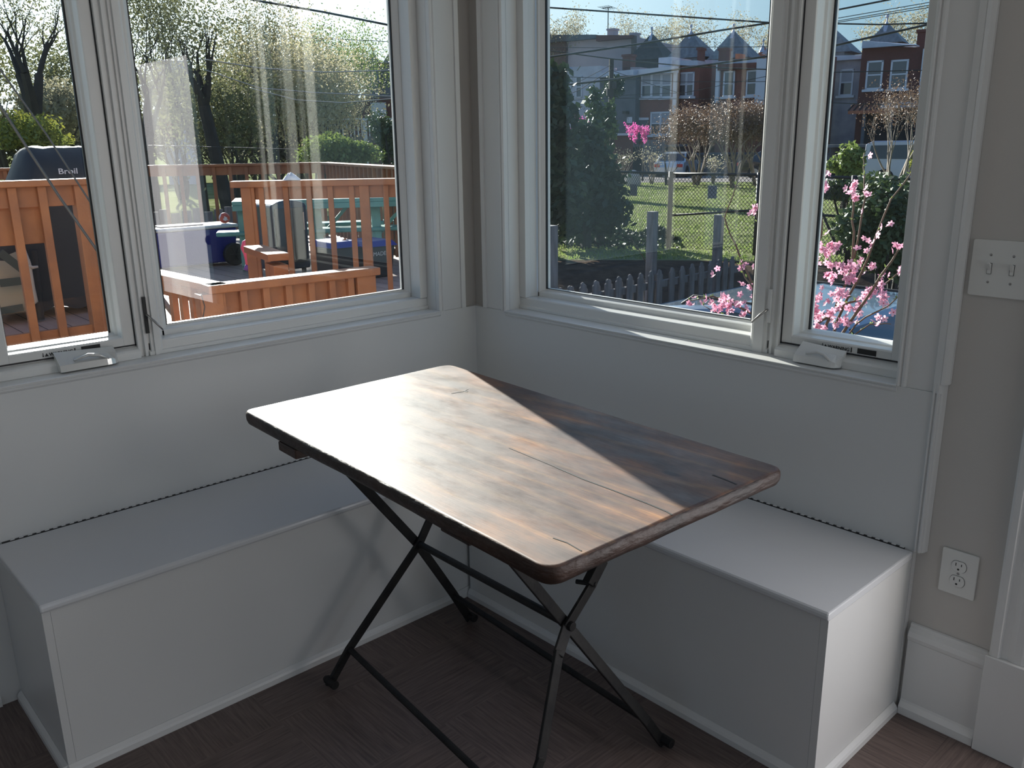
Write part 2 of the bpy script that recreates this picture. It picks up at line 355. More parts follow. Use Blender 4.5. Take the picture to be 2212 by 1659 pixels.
# baseboards
mb = MB(); prof(mb, FR, 1.70, 1.884, [(-.001, 0), (-.028, 0), (-.028, .022), (-.018, .034), (-.016, .040), (-.016, .212), (-.019, .214), (-.021, .225), (-.017, .238), (-.009, .246), (-.008, .256), (-.001, .258)])
struct(mb.build('baseboard_right', M['trim'], bevel=.001))
mb = MB(); prof(mb, FL, 1.735, -RY, [(-.001, 0), (-.028, 0), (-.028, .022), (-.018, .034), (-.016, .040), (-.016, .212), (-.021, .225), (-.009, .246), (-.001, .258)])
struct(mb.build('baseboard_left', M['trim'], bevel=.001))
mb = MB(); prof(mb, FB, 0, RX, [(-.001, 0), (-.02, 0), (-.02, .2), (-.001, .22)]); struct(mb.build('baseboard_back', M['trim']))
# door casing with plinth block on the right wall
mb = MB(); fbox(mb, FR, 1.886, 2.0, -.034, -.001, 0, .262); struct(mb.build('trim_10', M['trim'], bevel=.002))
mb = MB(); vprof(mb, FR, .262, 2.05, [(1.892, -.001), (1.892, -.026), (1.898, -.030), (1.912, -.030), (1.916, -.022), (1.93, -.020), (1.945, -.025), (1.96, -.025), (1.975, -.020), (1.99, -.022), (2.0, -.018), (2.0, -.001)])
fbox(mb, FR, 1.892, 3.0, -.026, -.001, 2.05, 2.16); fbox(mb, FR, 2.9, 3.0, -.026, -.001, 0, 2.05)
struct(mb.build('trim_11', M['trim'], bevel=.001))
mb = MB(); mb.box((2.0, .05, 0), (2.09, .09, 2.05)); mb.box((2.81, .05, 0), (2.9, .09, 2.05)); mb.box((2.09, .05, 0), (2.81, .09, .18)); mb.box((2.09, .05, 1.93), (2.81, .09, 2.05))
dr = struct(mb.build('door_1', M['trim'])); MB().box((2.085, .066, .17), (2.815, .072, 1.94)).build('pane', M['glass'], dr)
MB().lathe([(.001, 0), (.012, .002), (.012, .03), (.028, .04), (.03, .06), (.02, .07), (.001, .072)], (2.045, .05, .95), 20, Matrix(((1, 0, 0), (0, 0, -1), (0, 1, 0)))).build('door_knob', M['steel'], dr, smooth=True)

# ---- outlet and switch plates
def rrect(cx, cz, w, h, r, n=5):
    pts = []
    for qx, qz, a0 in ((1, 1, 0), (-1, 1, 90), (-1, -1, 180), (1, -1, 270)):
        for i in range(n + 1):
            a = math.radians(a0 + 90 * i / n); pts.append((cx + qx * (w / 2 - r) + r * math.cos(a), cz + qz * (h / 2 - r) + r * math.sin(a)))
    return pts
def fplate(mb, pts, v0, v1): mb.prism(pts, v0, v1, lambda a, b, e: (a, e, b))
ot = thing('outlet', 'white duplex outlet on the greige wall beside the bench end', 'outlet', (1.794, 0, .43))
mb = MB(); fplate(mb, rrect(1.794, .43, .084, .116, .004), -.0008, -.006); mb.build('cover_plate', M['plate'], ot, bevel=.0015)
for cz in (.4495, .4105):
    mb = MB(); pts = []
    for i in range(24):
        a = 2 * PI * i / 24; pts.append((1.794 + .0172 * math.cos(a), cz + max(-.0137, min(.0137, .0172 * math.sin(a)))))
    fplate(mb, pts, -.0055, -.0085); r = mb.build('receptacle', M['plate'], ot, bevel=.0006)
    gk = MB(); fplate(gk, [(1.794 + (x - 1.794) * 1.05, cz + (z - cz) * 1.05) for x, z in pts], -.0058, -.0063); gk.build('receptacle_gap', M['dark'], r)
    sl_ = MB(); sl_.box((1.787 - .001, -.0082, cz + .001), (1.787 + .001, -.0087, cz + .009)); sl_.box((1.8 - .001, -.0082, cz + .002), (1.8 + .001, -.0087, cz + .008))
    fplate(sl_, [(1.7935 + .0026 * math.cos(i * PI / 6), cz - .007 + .0026 * math.sin(i * PI / 6)) for i in range(12)], -.0082, -.0087)
    sl_.build('slots', M['dark'], r)
MB().lathe([(.0001, 0), (.003, .0005), (.0035, .0), (.0001, .001)], (1.794, -.006, .43), 12, Matrix(((1, 0, 0), (0, 0, -1), (0, 1, 0)))).build('screw', M['steel'], ot)
sw = thing('light_switch', 'white double toggle switch plate on the wall at right edge', 'switch', (1.795, 0, 1.17))
mb = MB(); fplate(mb, rrect(1.795, 1.17, .126, .125, .005), -.0008, -.0065); mb.build('cover_plate', M['plate'], sw, bevel=.0015)
for sx in (1.772, 1.818):
    t = MB(); t.box((sx - .0048, -.006, 1.158), (sx + .0048, -.0075, 1.182)); q = t.build('toggle_slot', M['dark'], sw)
    t = MB(); t.box((sx - .004, -.006, 1.1588), (sx + .004, -.0085, 1.1812)); t.add([(sx - .0035, -.0085, 1.166), (sx + .0035, -.0085, 1.166), (sx + .0035, -.0085, 1.18), (sx - .0035, -.0085, 1.18), (sx - .0028, -.019, 1.181), (sx + .0028, -.019, 1.181), (sx + .0028, -.020, 1.186), (sx - .0028, -.020, 1.186)], [(0, 1, 5, 4), (1, 2, 6, 5), (2, 3, 7, 6), (3, 0, 4, 7), (4, 5, 6, 7)])
    t.build('toggle', M['plate'], q, bevel=.0005)
    for zz in (1.2, 1.14):
        MB().lathe([(.0001, 0), (.0028, .0003), (.003, .0), (.0001, .001)], (sx, -.0066, zz), 12, Matrix(((1, 0, 0), (0, 0, -1), (0, 1, 0)))).build('screw', M['steel'], sw)

# ================================================================ BENCHES
BH = 0.46
def hinge(mb, F, s0, s1, v):
    """long continuous piano hinge: alternating knuckles"""
    pitch = .0105; n = int((s1 - s0) / pitch)
    for i in range(n):
        a = s0 + i * pitch
        if i % 2 == 0: fbox(mb, F, a, a + pitch, v - .0035, v + .0025, BH - .004, BH + .003)
def bench(name, F, s0, s1, depth, label, tilt):
    t = thing(name, label, 'bench', F(s1 - .3, -depth / 2, 0)); th = .022
    mb = MB(); fbox(mb, F, s0, s1 - .0185, -depth + .012 + .018, -depth + .012, .0, BH - th); mb.build('front_panel', M['panel'], t)
    mb = MB(); fbox(mb, F, s1 - .018, s1, -depth + .012, -.021, .0, BH - th); mb.build('end_panel', M['panel'], t)
    mb = MB(); z = BH - th
    # lid with rounded nosing on front and end
    pts = [(-.026, BH), (-depth + .006, BH), (-depth + .002, BH - .003), (-depth, BH - .008), (-depth, BH - th + .007), (-depth + .003, BH - th + .002), (-depth + .008, BH - th), (-.026, BH - th)]
    vs = [F(s0, v, z_) for v, z_ in pts]; n = len(pts)
    prof(mb, F, s0, s1 + .004, pts)
    mb.build('lid', M['lid'], t, bevel=.004)
    mb = MB(); hinge(mb, F, max(s0, .46), s1 - .02, -.0225)
    mb.build('piano_hinge', M['trim'], t)
    mb = MB(); fbox(mb, F, max(s0, .46), s1 - .02, -.0262, -.0195, BH - .006, BH + .0012); mb.build('hinge_gap', M['dark'], t)
    mb = MB(); q = depth - .012
    prof(mb, F, s0, s1 + .014, [(-q, 0), (-q - .013, 0), (-q - .013, .016), (-q - .010, .022), (-q - .002, .030), (-q, .030)])
    mb.prism([(s1, 0), (s1 + .013, 0), (s1 + .013, .016), (s1 + .010, .022), (s1 + .002, .030), (s1, .030)], -q - .013, -.03, lambda a, b, e: F(a, e, b))
    mb.build('toe_moulding', M['trim'], t, bevel=.001)
    return t
DB = .452
bench('storage_bench', FL, .022, 1.686, DB, 'white hinged-lid bench under the left windows with shadowed end panel', 0)
bench('storage_bench', FR, .4555, 1.688, DB, 'white lift-lid bench below the right windows with brightly lit end panel', 0)
# ================================================================ TABLE
def table_mat():
    m = bpy.data.materials.new('worn_varnished_pine'); m.use_nodes = True; n = m.node_tree.nodes; l = m.node_tree.links; b = n['Principled BSDF']
    tc = n.new('ShaderNodeTexCoord')
    def mp(sc, loc=(0, 0, 0)):
        a = n.new('ShaderNodeMapping'); a.inputs['Scale'].default_value = sc; a.inputs['Location'].default_value = loc; l.new(tc.outputs['Object'], a.inputs[0]); return a
    def noise(vec, sc, det=5, ro=.6, dist=0):
        z = n.new('ShaderNodeTexNoise'); z.inputs['Scale'].default_value = sc; z.inputs['Detail'].default_value = det; z.inputs['Roughness'].default_value = ro; z.inputs['Distortion'].default_value = dist
        l.new(vec.outputs[0], z.inputs[0]); return z
    def ramp(src, stops):
        c = n.new('ShaderNodeValToRGB'); e = c.color_ramp.elements
        while len(e) > 2: e.remove(e[-1])
        e[0].position, e[0].color = stops[0][0], (*stops[0][1], 1); e[1].position, e[1].color = stops[1][0], (*stops[1][1], 1)
        for p, cc in stops[2:]: q = e.new(p); q.color = (*cc, 1)
        l.new(src, c.inputs[0]); return c
    # growth rings: distorted wave running along the boards
    wv = n.new('ShaderNodeTexWave'); wv.wave_type = 'BANDS'; wv.bands_direction = 'Y'; wv.inputs['Scale'].default_value = 5; wv.inputs['Distortion'].default_value = 14
    wv.inputs['Detail'].default_value = 2.5; wv.inputs['Detail Scale'].default_value = .8
    l.new(mp((.14, 1, 1)).outputs[0], wv.inputs[0])
    g = ramp(wv.outputs['Color'], [(.05, (0.100, 0.060, 0.046)), (.86, (0.125, 0.074, 0.053)), (.98, (0.165, 0.10, 0.058))])
    fine = noise(mp((2.5, 70, 1)), 5, 6, .65)
    f = ramp(fine.outputs[0], [(.32, (.55, .55, .55)), (.6, (1, 1, 1))])
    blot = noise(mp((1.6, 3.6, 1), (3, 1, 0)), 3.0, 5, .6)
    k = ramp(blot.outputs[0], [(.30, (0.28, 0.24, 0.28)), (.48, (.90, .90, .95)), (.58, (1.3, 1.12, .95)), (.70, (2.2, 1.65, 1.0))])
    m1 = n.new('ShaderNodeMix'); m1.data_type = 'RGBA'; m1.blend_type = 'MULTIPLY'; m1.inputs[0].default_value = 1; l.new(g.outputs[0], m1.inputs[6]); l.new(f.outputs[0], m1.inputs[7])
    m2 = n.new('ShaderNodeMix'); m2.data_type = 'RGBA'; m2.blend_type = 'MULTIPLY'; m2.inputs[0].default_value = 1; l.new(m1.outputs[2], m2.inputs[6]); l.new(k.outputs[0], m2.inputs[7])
    # knots
    vo = n.new('ShaderNodeTexVoronoi'); vo.inputs['Scale'].default_value = 3.1; vo.inputs['Randomness'].default_value = 1; l.new(mp((1, 2.2, 1), (.4, .3, 0)).outputs[0], vo.inputs[0])
    kn = ramp(vo.outputs['Distance'], [(.0, (.10, .06, .05)), (.07, (.35, .25, .2)), (.10, (1, 1, 1))])
    m3 = n.new('ShaderNodeMix'); m3.data_type = 'RGBA'; m3.blend_type = 'MULTIPLY'; m3.inputs[0].default_value = 1; l.new(m2.outputs[2], m3.inputs[6]); l.new(kn.outputs[0], m3.inputs[7])
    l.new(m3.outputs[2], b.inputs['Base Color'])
    rr = ramp(noise(mp((2.2, 5, 1), (7, 2, 0)), 3.5, 6, .65).outputs[0], [(.3, (.42, .42, .42)), (.7, (.62, .62, .62))])
    l.new(rr.outputs[0], b.inputs['Roughness']); b.inputs['Specular IOR Level'].default_value = .55; b.inputs['Coat Weight'].default_value = .05; b.inputs['Coat Roughness'].default_value = .5
    bp = n.new('ShaderNodeBump'); bp.inputs['Strength'].default_value = .12; bp.inputs['Distance'].default_value = .002
    ad = n.new('ShaderNodeMath'); ad.operation = 'MULTIPLY_ADD'; l.new(wv.outputs['Color'], ad.inputs[0]); ad.inputs[1].default_value = .06; l.new(fine.outputs[0], ad.inputs[2]); l.new(ad.outputs[0], bp.inputs['Height']); l.new(bp.outputs[0], b.inputs['Normal'])
    return m
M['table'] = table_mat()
M['table_edge'] = mat('worn_table_edge', (0.045, 0.020, 0.012), .5, col2=(0.02, 0.011, 0.008), scale=7, bump=.5, bscale=25, stretch=(1, 1, 3), lo=.4, hi=.6)
TH = 0.79; TT = 0.036
tc4 = [(.3905, -.450), (.390, -1.139), (1.578, -1.188), (1.601, -.515)]   # back-left, front-left, front-right, back-right
tcx = sum(p[0] for p in tc4) / 4; tcy = sum(p[1] for p in tc4) / 4
tb = thing('folding_table', 'worn dark pine table on black folding metal legs', 'table', (tcx, tcy, 0))
def tabletop():
    # outline with rounded corners and slightly uneven long edges
    P = [Vector((x, y)) for x, y in tc4]; out = []; rr = [.035, .03, .034, .03]
    rnd = random.Random(4)
    for i in range(4):
        p, a, c = P[i], P[i - 1], P[(i + 1) % 4]; r = rr[i]
        d1 = (a - p).normalized(); d2 = (c - p).normalized(); q1 = p + d1 * r; q2 = p + d2 * r
        for k in range(7):
            t = k / 6; out.append((q1 * (1 - t) ** 2 + p * 2 * t * (1 - t) + q2 * t * t))
        nxt = c + (p - c).normalized() * rr[(i + 1) % 4]; m_ = 12
        nrm = Vector((-(nxt - q2).y, (nxt - q2).x)).normalized()
        for k in range(1, m_):
            t = k / m_; out.append(q2.lerp(nxt, t) + nrm * (rnd.uniform(-.0014, .0014)))
    return out
O2 = tabletop(); cen = Vector((tcx, tcy))
mb = MB(); prof_z = [(0.012, 0.0, 1), (0.005, -.0018, 0), (.001, -.007, 0), (0, -.014, 0), (.001, -.024, 0), (.006, -.033, 0), (.014, -.036, 0)]
rings = []
for ins, dz, _ in prof_z:
    rings.append([(p + (cen - p).normalized() * ins, dz) for p in O2])
N = len(O2); vs = [(p.x, p.y, TH + dz) for r in rings for p, dz in r]; fs = []; mi = []
for i in range(len(rings) - 1):
    for j in range(N):
        a = i * N + j; b_ = i * N + (j + 1) % N; fs.append((a, b_, b_ + N, a + N)); mi.append(0 if i < 1 else 1)
fs += [tuple(range(N)), tuple(reversed(range((len(rings) - 1) * N, len(rings) * N)))]; mi += [0, 1]
mb.v = vs; mb.f = fs; mb.mi = mi
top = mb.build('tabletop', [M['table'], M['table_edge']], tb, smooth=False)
for p_ in top.data.polygons: p_.use_smooth = len(p_.vertices) == 4
# board joints: fine dark cracks (they run along the boards)
def crack(pts, w):
    ck = MB()
    for (a, b_) in zip(pts[:-1], pts[1:]):
        A = at(*a, 2, TH + .0003); B = at(*b_, 2, TH + .0003); ck.bar(A, B, w, .0007, side=(0, 1, 0))
    ck.build('board_joint', M['dark'], top)
crack([(1200, 1009), (1260, 1035), (1330, 1061), (1395, 1086), (1440, 1105), (1452, 1112)], .0040)
crack([(1100, 968), (1200, 1009)], .0016)
crack([(1540, 1026), (1565, 1035), (1591, 1046)], .0040)
crack([(1195, 1162), (1225, 1172), (1256, 1190)], .0026)
crack([(975, 850), (1000, 846), (1011, 841)], .0020); crack([(1003, 845), (1010, 846)], .006)
# cleats under the top
R_ = Matrix.Rotation(math.radians(-2.4), 3, 'Z')
for cx in (.648, 1.292):
    mb = MB(); mb.obox((cx, -.81, TH - TT - .012), .046, .337, .012, R_)
    mb.build('cleat', M['table_edge'], tb, bevel=.003)
# legs: flat iron bars with bends
def leg(pts, w=.026, t=.009, name='leg'):
    mb = MB(); pts = [Vector(p) for p in pts]
    for a, b_ in zip(pts[:-1], pts[1:]):
        d = (b_ - a).normalized(); mb.bar(a - d * .006, b_ + d * .006, w, t, side=(0, 1, 0) if abs(d.y) < .9 else (0, 0, 1))
    f = pts[-1]; d = (pts[-1] - pts[-2]).normalized()
    o = mb.build(name, M['black_iron'], tb, bevel=.0022)
    ft = MB(); ft.tube([f + Vector((-.012, 0, .010)), f + Vector((.030, 0, .010))], .0125, 12); ft.tube([f + Vector((-.018, -.002, .011)), f + Vector((-.008, -.002, .011))], .009, 10)
    ft.build('foot', M['black_iron'], o, bevel=.001)
    return o
LX, RXX = (.60, -.752, .351), (1.25, -.815, .400)
zt = TH - TT - .002
leg([(.612, -1.055, zt), LX, (.590, -.62, .135), (.574, -.546, .012)])
leg([(.590 + .012, -.47, zt), (LX[0] + .012, LX[1], LX[2]), (.582, -.985, .100), (.572, -1.048, .012)])
leg([(1.235, -1.07, zt), RXX, (1.345, -.625, .092), (1.356, -.575, .012)])
rl = leg([(1.262, -.56, zt), (1.26, -.735, .470), (RXX[0] + .012, RXX[1] - .003, RXX[2]), at(1207, 1410, 0, 1.29), at(1168, 1640, 0, 1.335), (1.338, -1.075, .012)])
# sliding latch sleeve on the right leg
mb = MB(); a = at(1300, 1207, 0, 1.262); b_ = at(1272, 1262, 0, 1.262); mb.bar(a, b_, .032, .020, side=(0, 1, 0)); mb.tube([b_ + Vector((-.03, -.012, .0)), b_ + Vector((.012, .012, 0))], .006, 8)
mb.build('latch_sleeve', M['black_iron'], rl, bevel=.002)
for c in (LX, RXX):
    mb = MB(); mb.tube([(c[0] - .012, c[1], c[2]), (c[0] + .026, c[1], c[2])], .011, 12); mb.build('pivot_bolt', M['black_iron'], tb, bevel=.001)
def rod(a, b_, r, name='stretcher'):
    mb = MB(); mb.tube([a, b_], r, 12); return mb.build(name, M['black_iron'], tb, smooth=False)
rod((LX[0], LX[1], LX[2]), (RXX[0], RXX[1], RXX[2]), .0095)
rod((.585, -.615, .125), (1.343, -.63, .098), .0085)
rod((.584, -.985, .100), (1.334, -1.045, .085), .0085)
wb = MB(); a = Vector((.64, -.81, TH - TT - .016)); 
# ================================================================ OUTDOORS: helpers and materials
M['stain'] = mat('orange_deck_stain', (0.34, 0.125, 0.045), .6, col2=(0.24, 0.085, 0.035), scale=5, bump=.25, bscale=40, stretch=(1, 1, 1))
M['stain_top'] = mat('worn_rail_cap', (0.60, 0.42, 0.34), .55, col2=(0.44, 0.26, 0.18), scale=6)
M['teal'] = mat('teal_paint', (0.085, 0.27, 0.235), .45, col2=(0.12, 0.36, 0.31), scale=9, bump=.15, bscale=40)
M['cooler_blue'] = mat('blue_plastic', (0.012, 0.022, 0.22), .45)
M['white_plastic'] = mat('white_plastic', (0.62, 0.62, 0.60), .45)
M['rubber'] = mat('black_rubber', (0.02, 0.02, 0.02), .7)
M['cover'] = mat('black_grill_cover', (0.018, 0.019, 0.022), .62, bump=.5, bscale=6)
M['bin_black'] = mat('black_bin_plastic', (0.018, 0.018, 0.02), .4)
M['pink'] = mat('pink_plastic', (0.75, 0.10, 0.19), .4); M['purple'] = mat('purple_plastic', (0.16, 0.05, 0.30), .4)
M['canvas'] = mat('tan_canvas', (0.36, 0.29, 0.20), .85, bump=.3, bscale=12); M['canvas_dk'] = mat('dark_stripe_canvas', (0.06, 0.07, 0.06), .85)
M['old_wood'] = mat('weathered_grey_wood', (0.19, 0.178, 0.185), .85, col2=(0.11, 0.105, 0.105), scale=9, stretch=(3, 3, .5), bump=.3, bscale=30)
M['bark'] = mat('dark_bark', (0.05, 0.042, 0.036), .9, col2=(0.03, 0.026, 0.022), scale=6, bump=.4, bscale=20)
M['bark_pale'] = mat('pale_bark', (0.30, 0.24, 0.19), .8, col2=(0.15, 0.12, 0.10), scale=5)
def leafmat(name, col, col2, tr=.35):
    m = bpy.data.materials.new(name); m.use_nodes = True; n = m.node_tree.nodes; l = m.node_tree.links; b = n['Principled BSDF']
    tc = n.new('ShaderNodeTexCoord'); nz = n.new('ShaderNodeTexNoise'); nz.inputs['Scale'].default_value = 3.0; nz.inputs['Detail'].default_value = 5
    cr = n.new('ShaderNodeValToRGB'); cr.color_ramp.elements[0].position = .35; cr.color_ramp.elements[1].position = .65
    cr.color_ramp.elements[0].color = (*col, 1); cr.color_ramp.elements[1].color = (*col2, 1)
    l.new(tc.outputs['Object'], nz.inputs[0]); l.new(nz.outputs[0], cr.inputs[0]); l.new(cr.outputs[0], b.inputs['Base Color']); b.inputs['Roughness'].default_value = .6
    t = n.new('ShaderNodeBsdfTranslucent'); l.new(cr.outputs[0], t.inputs[0]); mx = n.new('ShaderNodeMixShader'); mx.inputs[0].default_value = tr
    l.new(b.outputs[0], mx.inputs[1]); l.new(t.outputs[0], mx.inputs[2]); l.new(mx.outputs[0], n['Material Output'].inputs[0]); return m
M['leaf_olive'] = leafmat('olive_spring_leaves', (0.10, 0.11, 0.05), (0.19, 0.19, 0.09))
M['leaf_cream'] = leafmat('cream_buds', (0.34, 0.30, 0.17), (0.48, 0.43, 0.28))
M['leaf_green'] = leafmat('fresh_green_leaves', (0.11, 0.16, 0.04), (0.20, 0.25, 0.07))
M['leaf_yellow'] = leafmat('yellow_blossom', (0.26, 0.25, 0.04), (0.15, 0.19, 0.05))
M['leaf_dark'] = leafmat('dark_evergreen', (0.018, 0.035, 0.018), (0.035, 0.06, 0.025), .15)
M['leaf_holly'] = leafmat('glossy_holly', (0.03, 0.055, 0.022), (0.075, 0.11, 0.04), .15)
M['magenta'] = leafmat('magenta_blossom', (0.62, 0.10, 0.36), (0.74, 0.18, 0.48), .4)
M['petal'] = leafmat('peach_pink_petal', (0.72, 0.30, 0.42), (0.86, 0.52, 0.62), .45)
M['petal_core'] = mat('blossom_centre', (0.42, 0.04, 0.09), .6)
M['twig'] = mat('red_brown_twig', (0.13, 0.075, 0.045), .7)
M['leaf_pale'] = leafmat('pale_haze_leaves', (0.22, 0.20, 0.13), (0.32, 0.30, 0.20), .4)
M['wire'] = mat('black_cable', (0.02, 0.022, 0.026), .5)
M['galv'] = mat('dark_galvanised', (0.035, 0.033, 0.032), .6, .2)
def leaves(mb, pts, size, rnd, spread=0.0, per=1):
    for p in pts:
        for _ in range(per):
            c = Vector(p) + Vector((rnd.gauss(0, spread), rnd.gauss(0, spread), rnd.gauss(0, spread))) if spread else Vector(p)
            a = Vector((rnd.uniform(-1, 1), rnd.uniform(-1, 1), rnd.uniform(-1, 1))).normalized(); b_ = a.orthogonal().normalized()
            s_ = size * rnd.uniform(.6, 1.35); k = len(mb.v)
            mb.v += [tuple(c - a * s_), tuple(c + b_ * s_ * .5), tuple(c + a * s_), tuple(c - b_ * s_ * .5)]; mb.f.append((k, k + 1, k + 2, k + 3)); mb.mi.append(mb.cur)
def grow(mb, tips, p, d, L, r, depth, rnd, spread=.55, up=.12, kids=(2, 3), n=5, shrink=.72):
    pts = [p]; rs = [r]; q = Vector(p); dd = Vector(d)
    for i in range(3):
        dd = (dd + Vector((rnd.uniform(-1, 1), rnd.uniform(-1, 1), rnd.uniform(-.6, 1))) * .12 + Vector((0, 0, up * .4))).normalized()
        q = q + dd * (L / 3); pts.append(q.copy()); rs.append(r * (1 - .14 * (i + 1)))
    mb.tube(pts, rs, n if depth > 1 else 3, closed_ends=False)
    tips.append((pts[2], depth)); tips.append((pts[3], depth))
    if depth <= 0: return
    for _ in range(rnd.randint(*kids)):
        nd = (dd + Vector((rnd.uniform(-1, 1), rnd.uniform(-1, 1), rnd.uniform(-.5, .9))) * spread + Vector((0, 0, up))).normalized()
        grow(mb, tips, pts[rnd.choice((2, 3, 3))], nd, L * shrink * rnd.uniform(.8, 1.15), rs[-1] * .68, depth - 1, rnd, spread, up, kids, n, shrink)
def tree(name, label, cat, base, h, r, seed, leafm, nleaf, lsize, group=None, depth=5, barkm=None, trunk=.3, spread=.55, stems=1, lean=(0, 0), lspread=.25, up=.12, shrink=.72, crown_name='foliage', kids=(2, 3)):
    rnd = random.Random(seed); t = thing(name, label, cat, base, group); mb = MB(); tips = []; base = Vector(base)
    for k in range(stems):
        a = 2 * PI * k / max(stems, 1) + rnd.random(); o = Vector((math.cos(a), math.sin(a), 0)) * (0 if stems == 1 else .06 * h / 3)
        d0 = Vector((lean[0] + (0 if stems == 1 else math.cos(a) * .28), lean[1] + (0 if stems == 1 else math.sin(a) * .28), 1)).normalized()
        mid = base + o + d0 * h * trunk
        mb.tube([base + o - Vector((0, 0, .1)), base + o + d0 * h * trunk * .5 + Vector((rnd.uniform(-.03, .03) * h, rnd.uniform(-.03, .03) * h, 0)) * .4, mid], [r * 1.15, r, r * .86], 8, False)
        tot = sum(shrink ** i for i in range(depth + 1)); L = h * (1 - trunk) / tot * 1.1
        for _ in range(3 if stems == 1 else 2):
            nd = (d0 + Vector((rnd.uniform(-1, 1), rnd.uniform(-1, 1), .2)) * spread).normalized(); grow(mb, tips, mid, nd, L, r * .7, depth, rnd, spread, up, kids=kids, shrink=shrink)
    mb.build('branches' if stems > 1 else 'trunk', barkm or M['bark'], t, norm=False)
    if nleaf:
        ends = [p for p, dp in tips if dp <= 2]; lm = MB(); leaves(lm, [rnd.choice(ends) for _ in range(nleaf)], lsize, rnd, lspread)
        lm.build(crown_name, leafm, t, norm=False)
    return t
GROUNDED = True
def blob_bush(name, label, cat, c, rad, leafm, n, size, seed, group=None, stemm=None):
    rnd = random.Random(seed); zg = min(c[2] - rad[2], gd(Vector(c))) if GROUNDED and c[2] - rad[2] < gd(Vector(c)) + 1.2 else c[2] - rad[2]; t = thing(name, label, cat, (c[0], c[1], zg), group); mb = MB(); P = []
    lumps = []
    for _ in range(22):
        v = Vector((rnd.gauss(0, 1), rnd.gauss(0, 1), rnd.gauss(0, 1))).normalized() * rnd.uniform(.15, .62); lumps.append((v, rnd.uniform(.20, .40)))
    for _ in range(n):
        o, rr = rnd.choice(lumps); v = Vector((rnd.gauss(0, 1), rnd.gauss(0, 1), rnd.gauss(0, 1))).normalized() * rr * rnd.uniform(.5, 1.15) + o
        P.append((c[0] + v.x * rad[0], c[1] + v.y * rad[1], c[2] + v.z * rad[2]))
    leaves(mb, P, size, rnd); mb.build('foliage', leafm, t, norm=False)
    sm = MB()
    for _ in range(5):
        q = Vector((c[0] + rnd.uniform(-.5, .5) * rad[0], c[1] + rnd.uniform(-.5, .5) * rad[1], c[2] + rnd.uniform(0, .5) * rad[2])); sm.tube([(c[0] + rnd.uniform(-.1, .1), c[1] + rnd.uniform(-.1, .1), zg), q], [.03, .01], 5)
    sm.build('stems', stemm or M['bark'], t, norm=False)
    return t
def vplane(A, B):
    A = Vector((A[0], A[1], 0)); B = Vector((B[0], B[1], 0)); u = (B - A).normalized(); n = Vector((-u.y, u.x, 0)); return A, u, n, (B - A).length
def onp(pl, px, py):
    """pixel -> (distance along the vertical plane, height)"""
    A, u, n, L = pl; d = ray(px, py); t = (A - CAM).dot(n) / d.dot(n); P = CAM + d * t; return (P - A).dot(u), P.z
ZD = 0.33; ZC = 1.26; ZM = 1.235
# ================================================================ DECK
def deck_mat():
    m = mat('deck_boards', (0.50, 0.42, 0.38), .7); n = m.node_tree.nodes; l = m.node_tree.links; b = n['Principled BSDF']
    tc = n.new('ShaderNodeTexCoord'); sp = n.new('ShaderNodeSeparateXYZ'); l.new(tc.outputs['Object'], sp.inputs[0])
    a = n.new('ShaderNodeMath'); a.operation = 'MULTIPLY'; a.inputs[1].default_value = 1 / .145; l.new(sp.outputs[1], a.inputs[0])
    f = n.new('ShaderNodeMath'); f.operation = 'FRACT'; l.new(a.outputs[0], f.inputs[0])
    c = n.new('ShaderNodeMath'); c.operation = 'GREATER_THAN'; c.inputs[1].default_value = .045; l.new(f.outputs[0], c.inputs[0])
    mx = n.new('ShaderNodeMix'); mx.data_type = 'RGBA'; mx.inputs[6].default_value = (.03, .02, .02, 1)
    nz = n.new('ShaderNodeTexNoise'); nz.inputs['Scale'].default_value = 4; mp = n.new('ShaderNodeMapping'); mp.inputs['Scale'].default_value = (.6, 6, 1); l.new(tc.outputs['Object'], mp.inputs[0]); l.new(mp.outputs[0], nz.inputs[0])
    cr = n.new('ShaderNodeValToRGB'); cr.color_ramp.elements[0].color = (.36, .21, .155, 1); cr.color_ramp.elements[1].color = (.48, .33, .26, 1); l.new(nz.outputs[0], cr.inputs[0])
    l.new(c.outputs[0], mx.inputs[0]); l.new(cr.outputs[0], mx.inputs[7]); l.new(mx.outputs[2], b.inputs['Base Color']); return m
far0 = at(320, 357, 2, ZC); farc = at(700, 350, 2, ZC); far1 = at(850, 358, 2, ZC)
far0 = far0 - (farc - far0) * 1.3; far1 = far1 + (far1 - farc) * .35
dk = MB(); dpoly = [(-.26, -3.2), (-8.2, -3.2), (far0.x - .1, far0.y), (farc.x - .1, farc.y + .15), (far1.x + .05, far1.y + .1), (-1.4, 1.25), (-.26, .20)]
dk.add([(x, y, ZD) for x, y in dpoly] + [(x, y, ZD - .28) for x, y in dpoly], [tuple(range(len(dpoly))), tuple(reversed(range(len(dpoly), 2 * len(dpoly))))] + [(i, i + len(dpoly), (i + 1) % len(dpoly) + len(dpoly), (i + 1) % len(dpoly)) for i in range(len(dpoly))])
tag(dk.build('deck', deck_mat()), 'raised timber deck with pinkish grey boards outside the left windows', 'deck', kind='structure')

